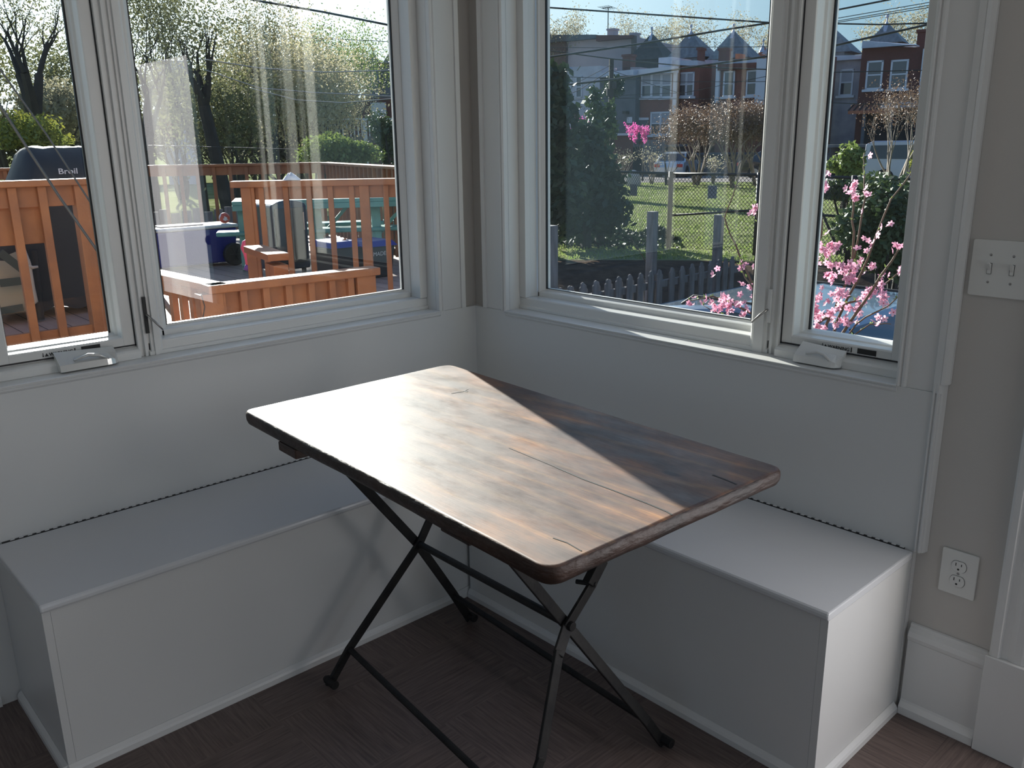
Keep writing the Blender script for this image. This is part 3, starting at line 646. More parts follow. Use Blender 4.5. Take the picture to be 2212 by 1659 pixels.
def rail(label, A, B, zc, bal, posts, zb, cap_w=.14, cap_t=.036, top_h=.10, bw=.038, bot=True, group='orange deck railings', postw=.085, capm=None, bal_top=None, front=1, rail_h=.07):
    """railing between A and B; bal, posts: distances along it"""
    pl = vplane(A, B); P0, u, n, L = pl
    if (Vector((CAM.x, CAM.y, 0)) - P0).dot(n) * front > 0: n = -n       # n points away from the viewer
    t = thing('deck_railing', label, 'railing', (P0.x, P0.y, zb), group)
    def bx(s0, s1, w0, w1, z0, z1, mb=None):
        mb = mb or MB(); c = P0 + u * ((s0 + s1) / 2) + n * ((w0 + w1) / 2) + Vector((0, 0, (z0 + z1) / 2))
        mb.obox(c, abs(s1 - s0) / 2, abs(w1 - w0) / 2, (z1 - z0) / 2, Matrix((u, n, Vector((0, 0, 1)))).transposed()); return mb
    bx(-.06, L + .04, -cap_w / 2, cap_w / 2, zc - cap_t, zc).build('cap_rail', capm or M['stain'], t, bevel=.006)
    bx(0, L, -.0, .036, zc - cap_t - top_h, zc - cap_t).build('top_board', M['stain'], t, bevel=.003)
    if bot: bx(0, L, 0, .036, zb + .05, zb + .05 + rail_h).build('bottom_rail', M['stain'], t, bevel=.003)
    for s_ in bal: bx(s_ - bw / 2, s_ + bw / 2, -.034, 0, (zb + .05), zc - cap_t - .001).build('baluster', M['stain'], t, bevel=.002)
    for s_ in posts: bx(s_ - postw / 2, s_ + postw / 2, -.04, .045, zb, zc - cap_t).build('post', M['stain'], t, bevel=.003)
    return t, pl
GX = -3.05
gA = at(-260, 408, 0, GX); gB = at(262, 383, 0, GX); zcg = at(180, 385, 0, GX).z
pl = vplane(gA, gB)
gr, pl = rail('orange deck railing in front of the covered grill', gA, gB, zcg, [onp(pl, p, 610)[0] for p in (-30, 55, 118)], [onp(pl, 205, 600)[0], onp(pl, -160, 600)[0]], ZD - .02, top_h=.115, bw=.045, postw=.11)
s0 = 0; s1 = onp(pl, 106, 470)[0]; z0 = onp(pl, 50, 530)[1]
P0, u, n, L = pl; mb = MB(); mb.obox(P0 + u * (s0 + s1) / 2 + Vector((.048 - .03 - .07, 0, (z0 + zcg - .15) / 2)), (s1 - s0) / 2, .012, (zcg - .15 - z0) / 2, Matrix((u, n, Vector((0, 0, 1)))).transposed())
mb.build('wide_back_board', M['stain'], gr, bevel=.003)
# far railing: two runs that meet in a corner
pl = vplane(far0, farc); step = .135; s_c = [onp(pl, p, 440)[0] for p in (398, 433, 468, 504)]
pit = (s_c[3] - s_c[0]) / 3; L = pl[3]
rail('orange deck railing on the far side behind the blue cooler', far0, farc, ZC, [s_c[0] + pit * k for k in range(-14, 12) if .05 < s_c[0] + pit * k < L - .1], [L - .05, s_c[0] - pit * 2.5], ZD, top_h=.105, cap_t=.03, bw=.042)
pl = vplane(farc, far1)
rail('orange deck railing at the back right running behind the teal table', farc, far1, ZC, [.22 + .17 * k for k in range(int((pl[3] - .3) / .17))], [pl[3] - .1], ZD, top_h=.12, cap_t=.03, bw=.042)
# middle railing
mA = at(520, 391, 2, ZM); mB_ = at(905, 384, 2, ZM); pl = vplane(mA, mB_)
md, plm = rail('orange deck railing in the middle with a white rag on its cap', mA, mB_, ZM, [onp(pl, p, 500)[0] for p in (553, 573, 625, 674, 720, 765, 838)], [onp(pl, 541, 500)[0], onp(pl, 792, 500)[0]], ZD - .30, top_h=.085, bw=.036, postw=.066, cap_t=.042)
# short slanted stair rail in front of it
a = at(548, 537, 2, .86); b_ = at(602, 556, 2, .86); mb = MB(); mb.bar(a, b_ , .12, .04, side=(0, 1, 0))
st = thing('stair_rail', 'short low orange newel with flat cap under the middle railing', 'stair rail', (a.x, a.y, ZD))
mb.build('cap_rail', M['stain'], st, bevel=.004)
pl = vplane(a, b_); d_ = (b_ - a)
for k, (w, h) in enumerate(((.085, .8), (.085, .8))):
    mb = MB(); c = b_ + Vector((0.0, 0, 0)) - d_.normalized() * (.01 + .09 * k); mb.obox((c.x, c.y, (ZD + .84) / 2 - .08), .042, .042, (.84 - ZD) / 2 + .06, Matrix((pl[1], pl[2], Vector((0, 0, 1)))).transposed()); mb.build('post', M['stain'], st, bevel=.003)
# white rag on the middle railing
c = plm[0] + plm[1] * onp(plm, 630, 388)[0]; c.z = ZM; rnd = random.Random(3); mb = MB(); pts = []
N_ = 12
for i in range(N_):
    for j in range(N_):
        x = (i / (N_ - 1) - .5); y = (j / (N_ - 1) - .5); h = max(0, .045 * (1 - (2 * abs(x)) ** 1.5) * (1 - (2 * abs(y)) ** 2)) * (.6 + .7 * rnd.random()) + .0005
        p = c + plm[1] * x * .12 + plm[2] * y * .09; mb.v.append((p.x, p.y, ZM + h))
for i in range(N_ - 1):
    for j in range(N_ - 1): a_ = i * N_ + j; mb.f.append((a_, a_ + 1, a_ + N_ + 1, a_ + N_)); mb.mi.append(0)
o = mb.build('cloth_rag', mat('white_rag', (.7, .68, .7), .8), smooth=True); o.modifiers.new('thickness', 'SOLIDIFY').thickness = .002
tag(o, 'crumpled white rag lying on the middle deck railing cap', 'rag')
# low L-shaped front railing
ZA = .80
A0 = at(349, 588, 2, ZA); A1 = at(468, 613, 2, ZA); A2 = at(798, 577, 2, ZA); A0 = A1 + (A0 - A1) * 2.2
pl = vplane(A1, A2)
rl1, _ = rail('low orange front railing with cracked corner post beside the left window', A1, A2, ZA, [onp(pl, p, 650)[0] for p in (475, 523, 572, 621, 670, 715, 755)], [onp(pl, 445, 660)[0] + .02, onp(pl, 787, 640)[0]], -.12, top_h=.115, bw=.036, postw=.115, cap_t=.042, bot=False, cap_w=.11)
pl = vplane(A0, A1)
rl2, _ = rail('low orange side railing running away from the cracked corner post', A0, A1, ZA, [pl[3] - .12, pl[3] - .24, pl[3] - .36, pl[3] - .48], [], -.12, top_h=.09, bw=.04, bot=False, cap_w=.10)
# cracks on the corner post
P0, u, n, L = vplane(A1, A2)
mb = MB(); s_c = onp((P0, u, n, L), 432, 640)
for (a, b_) in (((428, 633), (436, 660)), ((436, 660), (431, 690))):
    q1 = onp((P0, u, n, L), *a); q2 = onp((P0, u, n, L), *b_); nn = -n if (CAM - P0).dot(n) < 0 else n
    mb.bar(P0 + u * q1[0] + nn * .042 + Vector((0, 0, q1[1])), P0 + u * q2[0] + nn * .042 + Vector((0, 0, q2[1])), .004, .003, side=u)
mb.build('crack', M['dark'], rl1)

# ---- grill under a black cover
gx = -4.05; zt = at(110, 319, 0, gx - .25).z
y0 = at(-40, 380, 0, gx).y; y1 = at(300, 380, 0, gx).y
g = thing('covered_grill', 'large barbecue grill under a black cover with white lettering', 'grill', (gx - .3, (y0 + y1) / 2, ZD))
yl = at(8, 380, 0, gx).y; ytl = at(48, 320, 0, gx - .25).y; ytr = y1 - .15; zs = at(100, 372, 0, gx).z + .02
sec = [(y0 + .02, .92), (yl, 1.06), (ytl, zt), (ytr, zt), (y1, zs)]
mb = MB(); rnd = random.Random(8); NX, NS = 14, 26
def cover_sec(t):   # front-to-back section: x offset and height scale
    return t
ys = [y0 + (y1 - y0) * i / NS for i in range(NS + 1)]
def topz(y):
    for (a, za), (b2, zb2) in zip(sec[:-1], sec[1:]):
        if a <= y <= b2: return za + (zb2 - za) * (y - a) / (b2 - a)
    return sec[0][1] if y < sec[0][0] else sec[-1][1]
profx = [(0.0, 0.0), (0.0, .35), (.01, .62), (.03, .80), (-.02, .90), (-.14, .985), (-.25, 1.0), (-.40, .985), (-.55, .88), (-.58, .6), (-.58, 0.0)]
for i, y in enumerate(ys):
    h = topz(y) - ZD - .05
    for k, (dx, f) in enumerate(profx):
        mb.v.append((gx + dx + rnd.uniform(-.008, .008), y, ZD + .06 + h * f + (rnd.uniform(-.006, .006) if 0 < k < 10 else .02 * math.sin(i * .9))))
m_ = len(profx)
for i in range(NS):
    for k in range(m_ - 1): a_ = i * m_ + k; mb.f.append((a_, a_ + m_, a_ + m_ + 1, a_ + 1)); mb.mi.append(0)
mb.f.append(tuple(range(m_))); mb.mi.append(0); mb.f.append(tuple(reversed(range(NS * m_, (NS + 1) * m_)))); mb.mi.append(0)
mb.build('cover', M['cover'], g, smooth=True)
q = at(126, 376, 0, gx + .035)
wp = mat('white_print', (.55, .55, .57), .6)
text_part('cover_lettering', 'King', wp, g, q + Vector((0, .205, 0)), (0, 1, 0), (0, 0, 1), .052, depth=.001, sx=1.25, bold=.0006)
text_part('cover_lettering', 'Broil', wp, g, q, (0, 1, 0), (0, 0, 1), .052, depth=.001, sx=1.25, bold=.0006)
for yy in (y0 + .15, y1 - .15):
    for xx in (gx - .06, gx - .5):
        MB().lathe([(.01, -.015), (.035, -.012), (.035, .012), (.01, .015)], (xx, yy, ZD + .035), 14, Matrix(((1, 0, 0), (0, 0, 1), (0, 1, 0)))).build('caster', M['rubber'], g)
# ---- striped folded patio chair at far left
cx, cy = at(20, 600, 0, -3.9).x, at(8, 600, 0, -3.9).y
ch = thing('patio_chair', 'tan patio chair with dark stripes behind the grill railing', 'chair', (cx, cy, ZD))
mb = MB(); N_ = 10
mb.add([(cx - .05, cy - .5, .40), (cx - .05, cy + .16, .40), (cx - .12, cy + .22, .72), (cx - .2, cy + .14, 1.0), (cx - .2, cy - .5, 1.0), (cx - .12, cy - .5, .7),
        (cx - .5, cy - .5, .40), (cx - .5, cy + .16, .40), (cx - .45, cy + .22, .72), (cx - .3, cy + .14, 1.0), (cx - .3, cy - .5, 1.0), (cx - .45, cy - .5, .7)],
       [(0, 1, 2, 5), (5, 2, 3, 4), (6, 11, 8, 7), (11, 10, 9, 8), (1, 7, 8, 2), (2, 8, 9, 3), (4, 3, 9, 10), (0, 6, 7, 1), (0, 5, 11, 6), (5, 4, 10, 11)])
mb.build('cushion', M['canvas'], ch, bevel=.04)
for a, b_, w in (((0, 545), (52, 585), .05), ((0, 612), (52, 606), .05), ((2, 672), (50, 664), .045)):
    mb = MB(); mb.bar(at(*a, 0, cx + .0), at(*b_, 0, cx + .0), w, .012); mb.build('stripe', M['canvas_dk'], ch)
mb = MB(); mb.tube([at(48, 530, 0, cx + .02), at(62, 570, 0, cx + .02), at(70, 620, 0, cx + .02), at(76, 650, 0, cx + .02), at(60, 664, 0, cx + .02)], [.012, .016, .016, .02, .012], 8)
mb.tube([at(56, 571, 0, cx + .03), at(70, 578, 0, cx + .03), at(82, 576, 0, cx + .03)], [.01, .012, .008], 8)
mb.build('armrest', mat('pale_rope', (.42, .36, .30), .8), ch, smooth=True)
mb = MB(); mb.tube([at(72, 540, 0, cx - .05), at(88, 690, 0, cx - .05)], .025, 8); mb.build('leg', M['rubber'], ch)

# ---- teal picnic table
tz = ZD + .65
p0 = at(500, 436, 2, tz); p1 = at(888, 425, 2, tz)
uu = Vector((p1.x - p0.x, p1.y - p0.y, 0)).normalized(); vv = Vector((-uu.y, uu.x, 0))
if vv.dot(Vector((-1, .6, 0))) < 0: vv = -vv
Lp = (p1 - p0).length
pt = thing('picnic_table', 'teal picnic table with attached bench seats on the deck', 'picnic table', (p0.x + uu.x * Lp / 2, p0.y + uu.y * Lp / 2, ZD))
TM = Matrix((uu, vv, Vector((0, 0, 1)))).transposed()
def lb(s0, s1, w0, w1, z0, z1, mb=None):
    mb = mb or MB(); o3 = Vector((p0.x, p0.y, 0)) + uu * (s0 + s1) / 2 + vv * (w0 + w1) / 2 + Vector((0, 0, (z0 + z1) / 2)); mb.obox(o3, abs(s1 - s0) / 2, abs(w1 - w0) / 2, abs(z1 - z0) / 2, TM); return mb
for k in range(5): lb(0, Lp, k * .125, k * .125 + .115, tz - .035, tz).build('table_slat', M['teal'], pt, bevel=.004)
lb(.0, Lp, .0, .025, tz - .085, tz - .036).build('apron', M['teal'], pt, bevel=.003)
sz = ZD + .37; q0 = at(466, 503, 2, sz); s_off = (q0 - p0).dot(uu); w_off = (Vector((q0.x, q0.y, 0)) - Vector((p0.x, p0.y, 0))).dot(vv)
lb(s_off, s_off + Lp + .1, w_off, w_off + .24, sz - .04, sz).build('bench_seat', M['teal'], pt, bevel=.012)
lb(s_off + .4, s_off + Lp + .1, .75, .99, sz - .04, sz).build('bench_seat', M['teal'], pt, bevel=.012)
for s_ in (s_off + .22, s_off + Lp * .55, Lp - .35):
    lb(s_, s_ + .05, w_off + .03, .95, sz - .11, sz - .041).build('cross_beam', M['teal'], pt, bevel=.003)
    mb = MB(); o3 = Vector((p0.x, p0.y, 0)) + uu * (s_ + .025)
    mb.bar(o3 + vv * (w_off + .09) + Vector((0, 0, ZD)), o3 + vv * (w_off + .13) + Vector((0, 0, sz - .04)), .085, .05, side=uu); mb.build('leg', M['teal'], pt, bevel=.003)
    mb = MB(); mb.bar(o3 + vv * .85 + Vector((0, 0, ZD)), o3 + vv * .80 + Vector((0, 0, sz - .04)), .085, .05, side=uu); mb.build('leg', M['teal'], pt, bevel=.003)
    mb = MB(); mb.bar(o3 + vv * .12 + Vector((0, 0, ZD + .05)), o3 + vv * .20 + Vector((0, 0, tz - .04)), .085, .05, side=uu); mb.build('leg', M['teal'], pt, bevel=.003)
    mb = MB(); mb.bar(o3 + vv * .3 + Vector((0, 0, sz - .1)) + uu * .02, o3 + vv * .3 + uu * .34 + Vector((0, 0, tz - .04)), .05, .03, side=vv); mb.build('brace', M['teal'], pt, bevel=.003)

# ---- blue wheeled cooler
zl = ZD + .40; c0 = at(372, 493, 2, zl); c1 = at(497, 484, 2, zl); uu = (Vector((c1.x - c0.x, c1.y - c0.y, 0))).normalized(); vv = Vector((-uu.y, uu.x, 0)); Lc = (c1 - c0).length + .02
if vv.dot(Vector((-1, .8, 0))) < 0: vv = -vv
c0 = c0 - uu * .18; Lc += .18; TM = Matrix((uu, vv, Vector((0, 0, 1)))).transposed()
co = thing('cooler', 'big blue wheeled cooler with white lid on the deck', 'cooler', (c0.x + uu.x * Lc / 2, c0.y + uu.y * Lc / 2, ZD))
def qb(s0, s1, w0, w1, z0, z1, mb=None, taper=0):
    mb = mb or MB(); P = lambda s_, w_, z_: Vector((c0.x, c0.y, 0)) + uu * s_ + vv * w_ + Vector((0, 0, z_))
    t_ = taper; mb.add([P(s0 + t_, w0 + t_, z0), P(s1 - t_, w0 + t_, z0), P(s1 - t_, w1 - t_, z0), P(s0 + t_, w1 - t_, z0), P(s0, w0, z1), P(s1, w0, z1), P(s1, w1, z1), P(s0, w1, z1)], [(0, 3, 2, 1), (4, 5, 6, 7), (0, 1, 5, 4), (1, 2, 6, 5), (2, 3, 7, 6), (3, 0, 4, 7)]); return mb
qb(0, Lc + .05, 0, .40, ZD + .03, zl - .035, taper=.03).build('body', M['cooler_blue'], co, bevel=.02)
qb(-.01, Lc + .06, -.01, .41, zl - .034, zl).build('lid', M['white_plastic'], co, bevel=.012)
qb(.1, Lc - .25, .08, .30, zl + .001, zl + .012).build('lid_mat', M['rubber'], co, bevel=.004)
wc = at(482, 562, 2, ZD + .07)
wh = MB().lathe([(.02, -.03), (.10, -.03), (.11, -.02), (.11, .02), (.10, .03), (.02, .03)], tuple(Vector((c0.x, c0.y, ZD + .11)) + uu * (Lc - .02) + vv * (-.035)), 22, TM @ Matrix(((1, 0, 0), (0, 0, -1), (0, 1, 0)))).build('wheel', M['rubber'], co)
mb = MB(); P = Vector((c0.x, c0.y, ZD + .11)) + uu * (Lc - .02) - vv * .068
for k in range(6):
    a_ = k * PI / 3; mb.bar(P, P + (uu * math.cos(a_) + Vector((0, 0, 1)) * math.sin(a_)) * .07, .014, .006, side=vv)
mb.build('hub_spokes', M['bin_black'], wh)
# items on / by the cooler: ball, crate
b0 = at(500, 491, 2, zl + .045)
bl = MB(); bl.lathe([(.001 + .052 * math.sin(PI * k / 14), -.052 * math.cos(PI * k / 14)) for k in range(15)], (c0.x + uu.x * (Lc - .02) + vv.x * .12, c0.y + uu.y * (Lc - .02) + vv.y * .12, zl + .053), 20)
o = bl.build('ball', mat('red_white_ball', (.62, .10, .05), .4, col2=(.75, .7, .68), scale=9, lo=.5, hi=.52), smooth=True); tag(o, 'small red and white ball on the blue cooler lid', 'ball')
# dark rounded smoker cabinet behind the middle railing
sx_ = -4.3; sA = at(583, 436, 0, sx_); sB = at(661, 440, 0, sx_); sb = at(600, 565, 0, sx_)
sm = thing('smoker_cabinet', 'dark rounded-top smoker behind the middle deck railing', 'smoker', (sx_ - .2, (sA.y + sB.y) / 2, ZD))
mb = MB(); P = []
for k in range(13):
    a_ = PI * k / 12; P.append(((sA.y + sB.y) / 2 - (sB.y - sA.y) / 2 * math.cos(a_), sA.z - .05 + .055 * math.sin(a_)))
P = [(sA.y, ZD + .10)] + P + [(sB.y, ZD + .10)]
mb.prism(P, sx_, sx_ - .42, lambda a, b, e: (e, a, b)); mb.build('body', mat('dark_blue_steel', (.03, .045, .07), .25, .6), sm, bevel=.012)
mb = MB(); mb.box((sx_ + .001, sA.y + .03, ZD + .16), (sx_ + .012, sB.y - .03, sA.z - .06)); mb.build('door', M['bin_black'], sm, bevel=.004)
mb = MB(); mb.tube([(sx_ + .03, sB.y - .05, sA.z - .25), (sx_ + .03, sB.y - .05, sA.z - .1)], .007, 8); mb.build('door_handle', M['steel'], sm)
for yy in (sA.y + .04, sB.y - .04):
    for xx in (sx_ - .05, sx_ - .37): mb = MB(); mb.box((xx - .015, yy - .015, ZD), (xx + .015, yy + .015, ZD + .11)); mb.build('leg', M['bin_black'], sm)
# pink toy
tx = -3.7; toy = thing('toy_scooter', 'pink and purple child scooter partly behind the middle railing', 'toy', tuple(at(531, 585, 0, tx)))
toy.location.z = ZD
mb = MB(); mb.tube([at(536, 518, 0, tx), at(528, 524, 0, tx), at(525, 536, 0, tx), at(530, 548, 0, tx), at(533, 562, 0, tx), at(534, 575, 0, tx)], [.012, .018, .019, .015, .013, .012], 10); mb.build('handlebar_stem', M['pink'], toy, smooth=True)
zz = at(533, 585, 0, tx); mb = MB(); mb.tube([at(534, 573, 0, tx), at(531, 584, 0, tx)], [.016, .02], 10); mb.build('fork', M['purple'], toy, smooth=True)
MB().lathe([(.01, -.012), (.045, -.012), (.05, 0), (.045, .012), (.01, .012)], (tx, zz.y + .01, ZD + .05), 18, Matrix(((0, 0, 1), (0, 1, 0), (-1, 0, 0)))).build('front_wheel', M['purple'], toy)
# trash bins with blue lids
def bin_(label, px, py, zt_, x_, w, d, text=None):
    c = at(px, py, 0, x_); t = thing('trash_bin', label, 'trash bin', (x_ - d / 2, c.y, ZD), 'black bins with blue lids')
    mb = MB(); y_ = c.y
    mb.add([(x_, y_ - w * .42, ZD), (x_, y_ + w * .42, ZD), (x_ - d, y_ + w * .42, ZD), (x_ - d, y_ - w * .42, ZD), (x_ + .03, y_ - w / 2, zt_ - .05), (x_ + .03, y_ + w / 2, zt_ - .05), (x_ - d, y_ + w / 2, zt_ - .05), (x_ - d, y_ - w / 2, zt_ - .05)], [(0, 3, 2, 1), (4, 5, 6, 7), (0, 1, 5, 4), (1, 2, 6, 5), (2, 3, 7, 6), (3, 0, 4, 7)])
    mb.build('body', M['bin_black'], t, bevel=.012)
    mb = MB(); mb.add([(x_ + .06, y_ - w * .55, zt_ - .05), (x_ + .06, y_ + w * .55, zt_ - .05), (x_ - d - .02, y_ + w * .55, zt_ - .05), (x_ - d - .02, y_ - w * .55, zt_ - .05), (x_ + .02, y_ - w * .42, zt_), (x_ + .02, y_ + w * .42, zt_), (x_ - d, y_ + w * .42, zt_), (x_ - d, y_ - w * .42, zt_)], [(0, 3, 2, 1), (4, 5, 6, 7), (0, 1, 5, 4), (1, 2, 6, 5), (2, 3, 7, 6), (3, 0, 4, 7)])
    mb.build('lid', M['cooler_blue'], t, bevel=.01)
    if text: text_part('bin_lettering', text, mat('bin_print', (.5, .5, .5), .6), t, (x_ + .022, y_ - .08, zt_ - .13), (0, 1, 0), (.06, 0, 1), .05, depth=.001)
bin_('black bin with blue lid behind the left balusters of the middle railing', 741, 520, at(730, 522, 0, -3.7).z, -3.7, .26, .3)
bin_('black bin with blue lid and white print near the left window edge', 818, 520, at(818, 519, 0, -3.9).z, -3.9, .30, .3, 'MADE')
o = MB(); c = at(730, 523, 0, -3.7); o.add([tuple(at(727, 527, 0, -3.75)), tuple(at(749, 512, 0, -3.75)), tuple(at(745, 526, 0, -3.75)), tuple(at(727, 527, 0, -3.83)), tuple(at(749, 512, 0, -3.83)), tuple(at(745, 526, 0, -3.83))], [(0, 1, 2), (3, 5, 4), (0, 3, 4, 1), (1, 4, 5, 2), (2, 5, 3, 0)])
o = o.build('toy_ramp', mat('orange_board', (.62, .27, .12), .5)); tag(o, 'small orange wedge lying on the blue bin lid', 'wedge')
# leaning grey stick on the deck by the window
o = MB().bar(at(345, 640, 2, .62), at(392, 702, 2, ZD + .01), .03, .02); o = o.build('wooden_stake', M['old_wood']); tag(o, 'thin grey stake leaning low beside the corner post outside', 'stake')
# ================================================================ YARD SEEN THROUGH THE RIGHT WINDOWS
def groundz(r):
    for a, b_, za, zb in ((0, 8.5, -1.08, -1.08), (8.5, 11.5, -1.08, -.14), (11.5, 34, -.14, -.10), (34, 60, -.10, -.42), (60, 700, -.42, -.42)):
        if r <= b_: return za + (zb - za) * (r - a) / (b_ - a)
    return -.42
def gd(p): return groundz(math.hypot(p.x - CAM.x, p.y - CAM.y))
def ground_ring(name, r0, r1, m, label, kind='structure', a0=85, a1=200, dz=0.0):
    mb = MB(); R = [r0 + (r1 - r0) * i / 24 for i in range(25)]; Na = 60; rnd = random.Random(2)
    for r in R:
        for j in range(Na + 1):
            a = math.radians(a0 + (a1 - a0) * j / Na); mb.v.append((CAM.x + r * math.cos(a), CAM.y + r * math.sin(a), groundz(r) + dz))
    for i in range(24):
        for j in range(Na): k = i * (Na + 1) + j; mb.f.append((k, k + Na + 1, k + Na + 2, k + 1)); mb.mi.append(0)
    return tag(mb.build(name, m, norm=False, smooth=True), label, 'ground', kind=kind)
M['grass'] = mat('spring_grass', (0.14, 0.165, 0.065), .9, col2=(0.235, 0.245, 0.13), scale=1.4, bump=1.0, bscale=28, detail=9, lo=.38, hi=.62, spec=0.0)
M['soil'] = mat('dark_soil_and_leaf_litter', (0.055, 0.04, 0.033), .95, col2=(0.10, 0.075, 0.055), scale=7, bump=.8, bscale=20, spec=0.0)
M['asphalt'] = mat('driveway', (0.10, 0.10, 0.11), .9, col2=(0.14, 0.14, 0.14), scale=12)
M['gravel'] = mat('pale_alley', (0.30, 0.27, 0.25), .9, col2=(0.20, 0.19, 0.18), scale=3, spec=0.0)
ground_ring('driveway', 2.9, 8.6, M['asphalt'], 'dark driveway below the right windows', a0=84, a1=142)
ground_ring('garden_bed', 8.6, 12.2, M['soil'], 'dark bare soil strip between the picket fence and the chain link fence', a0=84)
ground_ring('lawn', 12.2, 36, M['grass'], 'green lawn beyond the chain link fence')
ground_ring('alley', 36, 47, M['gravel'], 'pale gravel alley at the far edge of the lawn', a1=142)
ground_ring('far_lawn', 36, 600, M['grass'], 'far lawn behind the tree thicket on the left', a0=142)
ground_ring('far_ground', 47, 600, M['soil'], 'dark yard ground in front of the row houses', a1=142)
# grass tufts scattered over the lawn
rnd = random.Random(5); mb = MB()
for _ in range(26000):
    r = 12.3 + 23 * rnd.random() ** 1.3; a = math.radians(rnd.uniform(100, 136)); x, y = CAM.x + r * math.cos(a), CAM.y + r * math.sin(a); z = groundz(r)
    h = rnd.uniform(.015, .05); b_ = rnd.uniform(0, PI); w = rnd.uniform(.006, .014) * (1 + r / 25); dx, dy = math.cos(b_) * w, math.sin(b_) * w; k = len(mb.v)
    mb.v += [(x - dx, y - dy, z), (x + dx, y + dy, z), (x + rnd.uniform(-.02, .02), y + rnd.uniform(-.02, .02), z + h)]; mb.f.append((k, k + 1, k + 2)); mb.mi.append(0)
tag(mb.build('grass_blades', leafmat('grass_blade', (0.17, 0.24, 0.06), (0.30, 0.36, 0.13), .4), norm=False), 'loose grass blades all over the lawn', 'grass', kind='stuff')

# ---- chain link fence (three visible bays)
ZF = .985
tops = [(1195, 366), (1450, 375), (1641, 377.5), (1846, 384), (2080, 389)]
TP = [at(x, y, 2, ZF) for x, y in tops]; fz = lambda p: gd(p)
cl = thing('chain_link_fence', 'rusty dark chain link fence between the garden and the lawn', 'fence', (TP[1].x, TP[1].y, fz(TP[1])))
for i, p in enumerate(TP):
    mb = MB(); mb.tube([(p.x, p.y, fz(p) - .05), (p.x, p.y, ZF + .03)], .036 if i else .03, 10); mb.build('post', M['galv'], cl, smooth=True)
mesh_f = MB()
for i, (p, q) in enumerate(zip(TP[:-1], TP[1:])):
    mb = MB(); mb.tube([p, q], .020, 8); mb.build('top_rail', M['galv'], cl, smooth=True)
    if i: mb = MB(); z1 = .56 if i == 1 else .56; mb.tube([(p.x, p.y, at(1460, 464, 0, p.x).z if i == 1 else .50), (q.x, q.y, .50)], .017, 8); mb.build('middle_rail', M['galv'], cl, smooth=True)
    L = math.hypot(q.x - p.x, q.y - p.y); d = Vector(((q.x - p.x) / L, (q.y - p.y) / L, 0)); nn = Vector((-d.y, d.x, 0)); z0 = fz(p) + .02; H = ZF - .02 - z0; pitch = .060; w = .0034
    k0 = int(-H / pitch) - 1
    for k in range(k0, int(L / pitch) + 2):
        for sg in (1, -1):
            a = k * pitch if sg > 0 else k * pitch + H
            s0, t0, s1, t1 = k * pitch, 0.0, k * pitch + H, H
            if sg < 0: s0, s1 = s1, s0
            # clip to [0, L]
            ds = s1 - s0; ta, tb = 0.0, 1.0
            for bound, sign in ((0, 1), (L, -1)):
                f0 = (s0 - bound) * sign; f1 = (s1 - bound) * sign
                if f0 < 0 and f1 < 0: ta = 2; break
                if f0 < 0: ta = max(ta, f0 / (f0 - f1))
                elif f1 < 0: tb = min(tb, f0 / (f0 - f1))
            if ta >= tb: continue
            A = Vector((p.x, p.y, 0)) + d * (s0 + ds * ta) + Vector((0, 0, z0 + H * ta)); B = Vector((p.x, p.y, 0)) + d * (s0 + ds * tb) + Vector((0, 0, z0 + H * tb))
            up = (B - A).normalized(); sd_ = up.cross(nn) * w; kk = len(mesh_f.v)
            mesh_f.v += [tuple(A - sd_), tuple(A + sd_), tuple(B + sd_), tuple(B - sd_), tuple(A + nn * w), tuple(B + nn * w)]
            mesh_f.f += [(kk, kk + 1, kk + 2, kk + 3), (kk, kk + 3, kk + 5, kk + 4)]; mesh_f.mi += [0, 0]
mesh_f.build('wire_mesh', M['galv'], cl, norm=False)
# placards wired to the fence
def placard(x0, y0, x1, y1, label):
    d = 11.9; p = atd((x0 + x1) / 2, (y0 + y1) / 2, d); k = d / FPX * 1.05
    for (a, b_) in zip(TP[:-1], TP[1:]):
        pl = vplane(a, b_); s_, z_ = onp(pl, (x0 + x1) / 2, (y0 + y1) / 2)
        if 0 <= s_ <= pl[3]: break
    w = (onp(pl, x1, y0)[0] - onp(pl, x0, y0)[0]) / 2; h = (onp(pl, x0, y0)[1] - onp(pl, x0, y1)[1]) / 2
    mb = MB(); mb.obox(pl[0] + pl[1] * s_ + pl[2] * .03 + Vector((0, 0, z_)), w, .004, h, Matrix((pl[1], pl[2], Vector((0, 0, 1)))).transposed())
    tag(mb.build('placard', mat('grey_placard', (.30, .29, .34), .6)), label, 'sign')
placard(1358, 398, 1373, 423, 'small pale sign on the chain link fence near the dark evergreen')
placard(1527, 401, 1546, 429, 'small pale sign on the middle bay of the chain link fence')

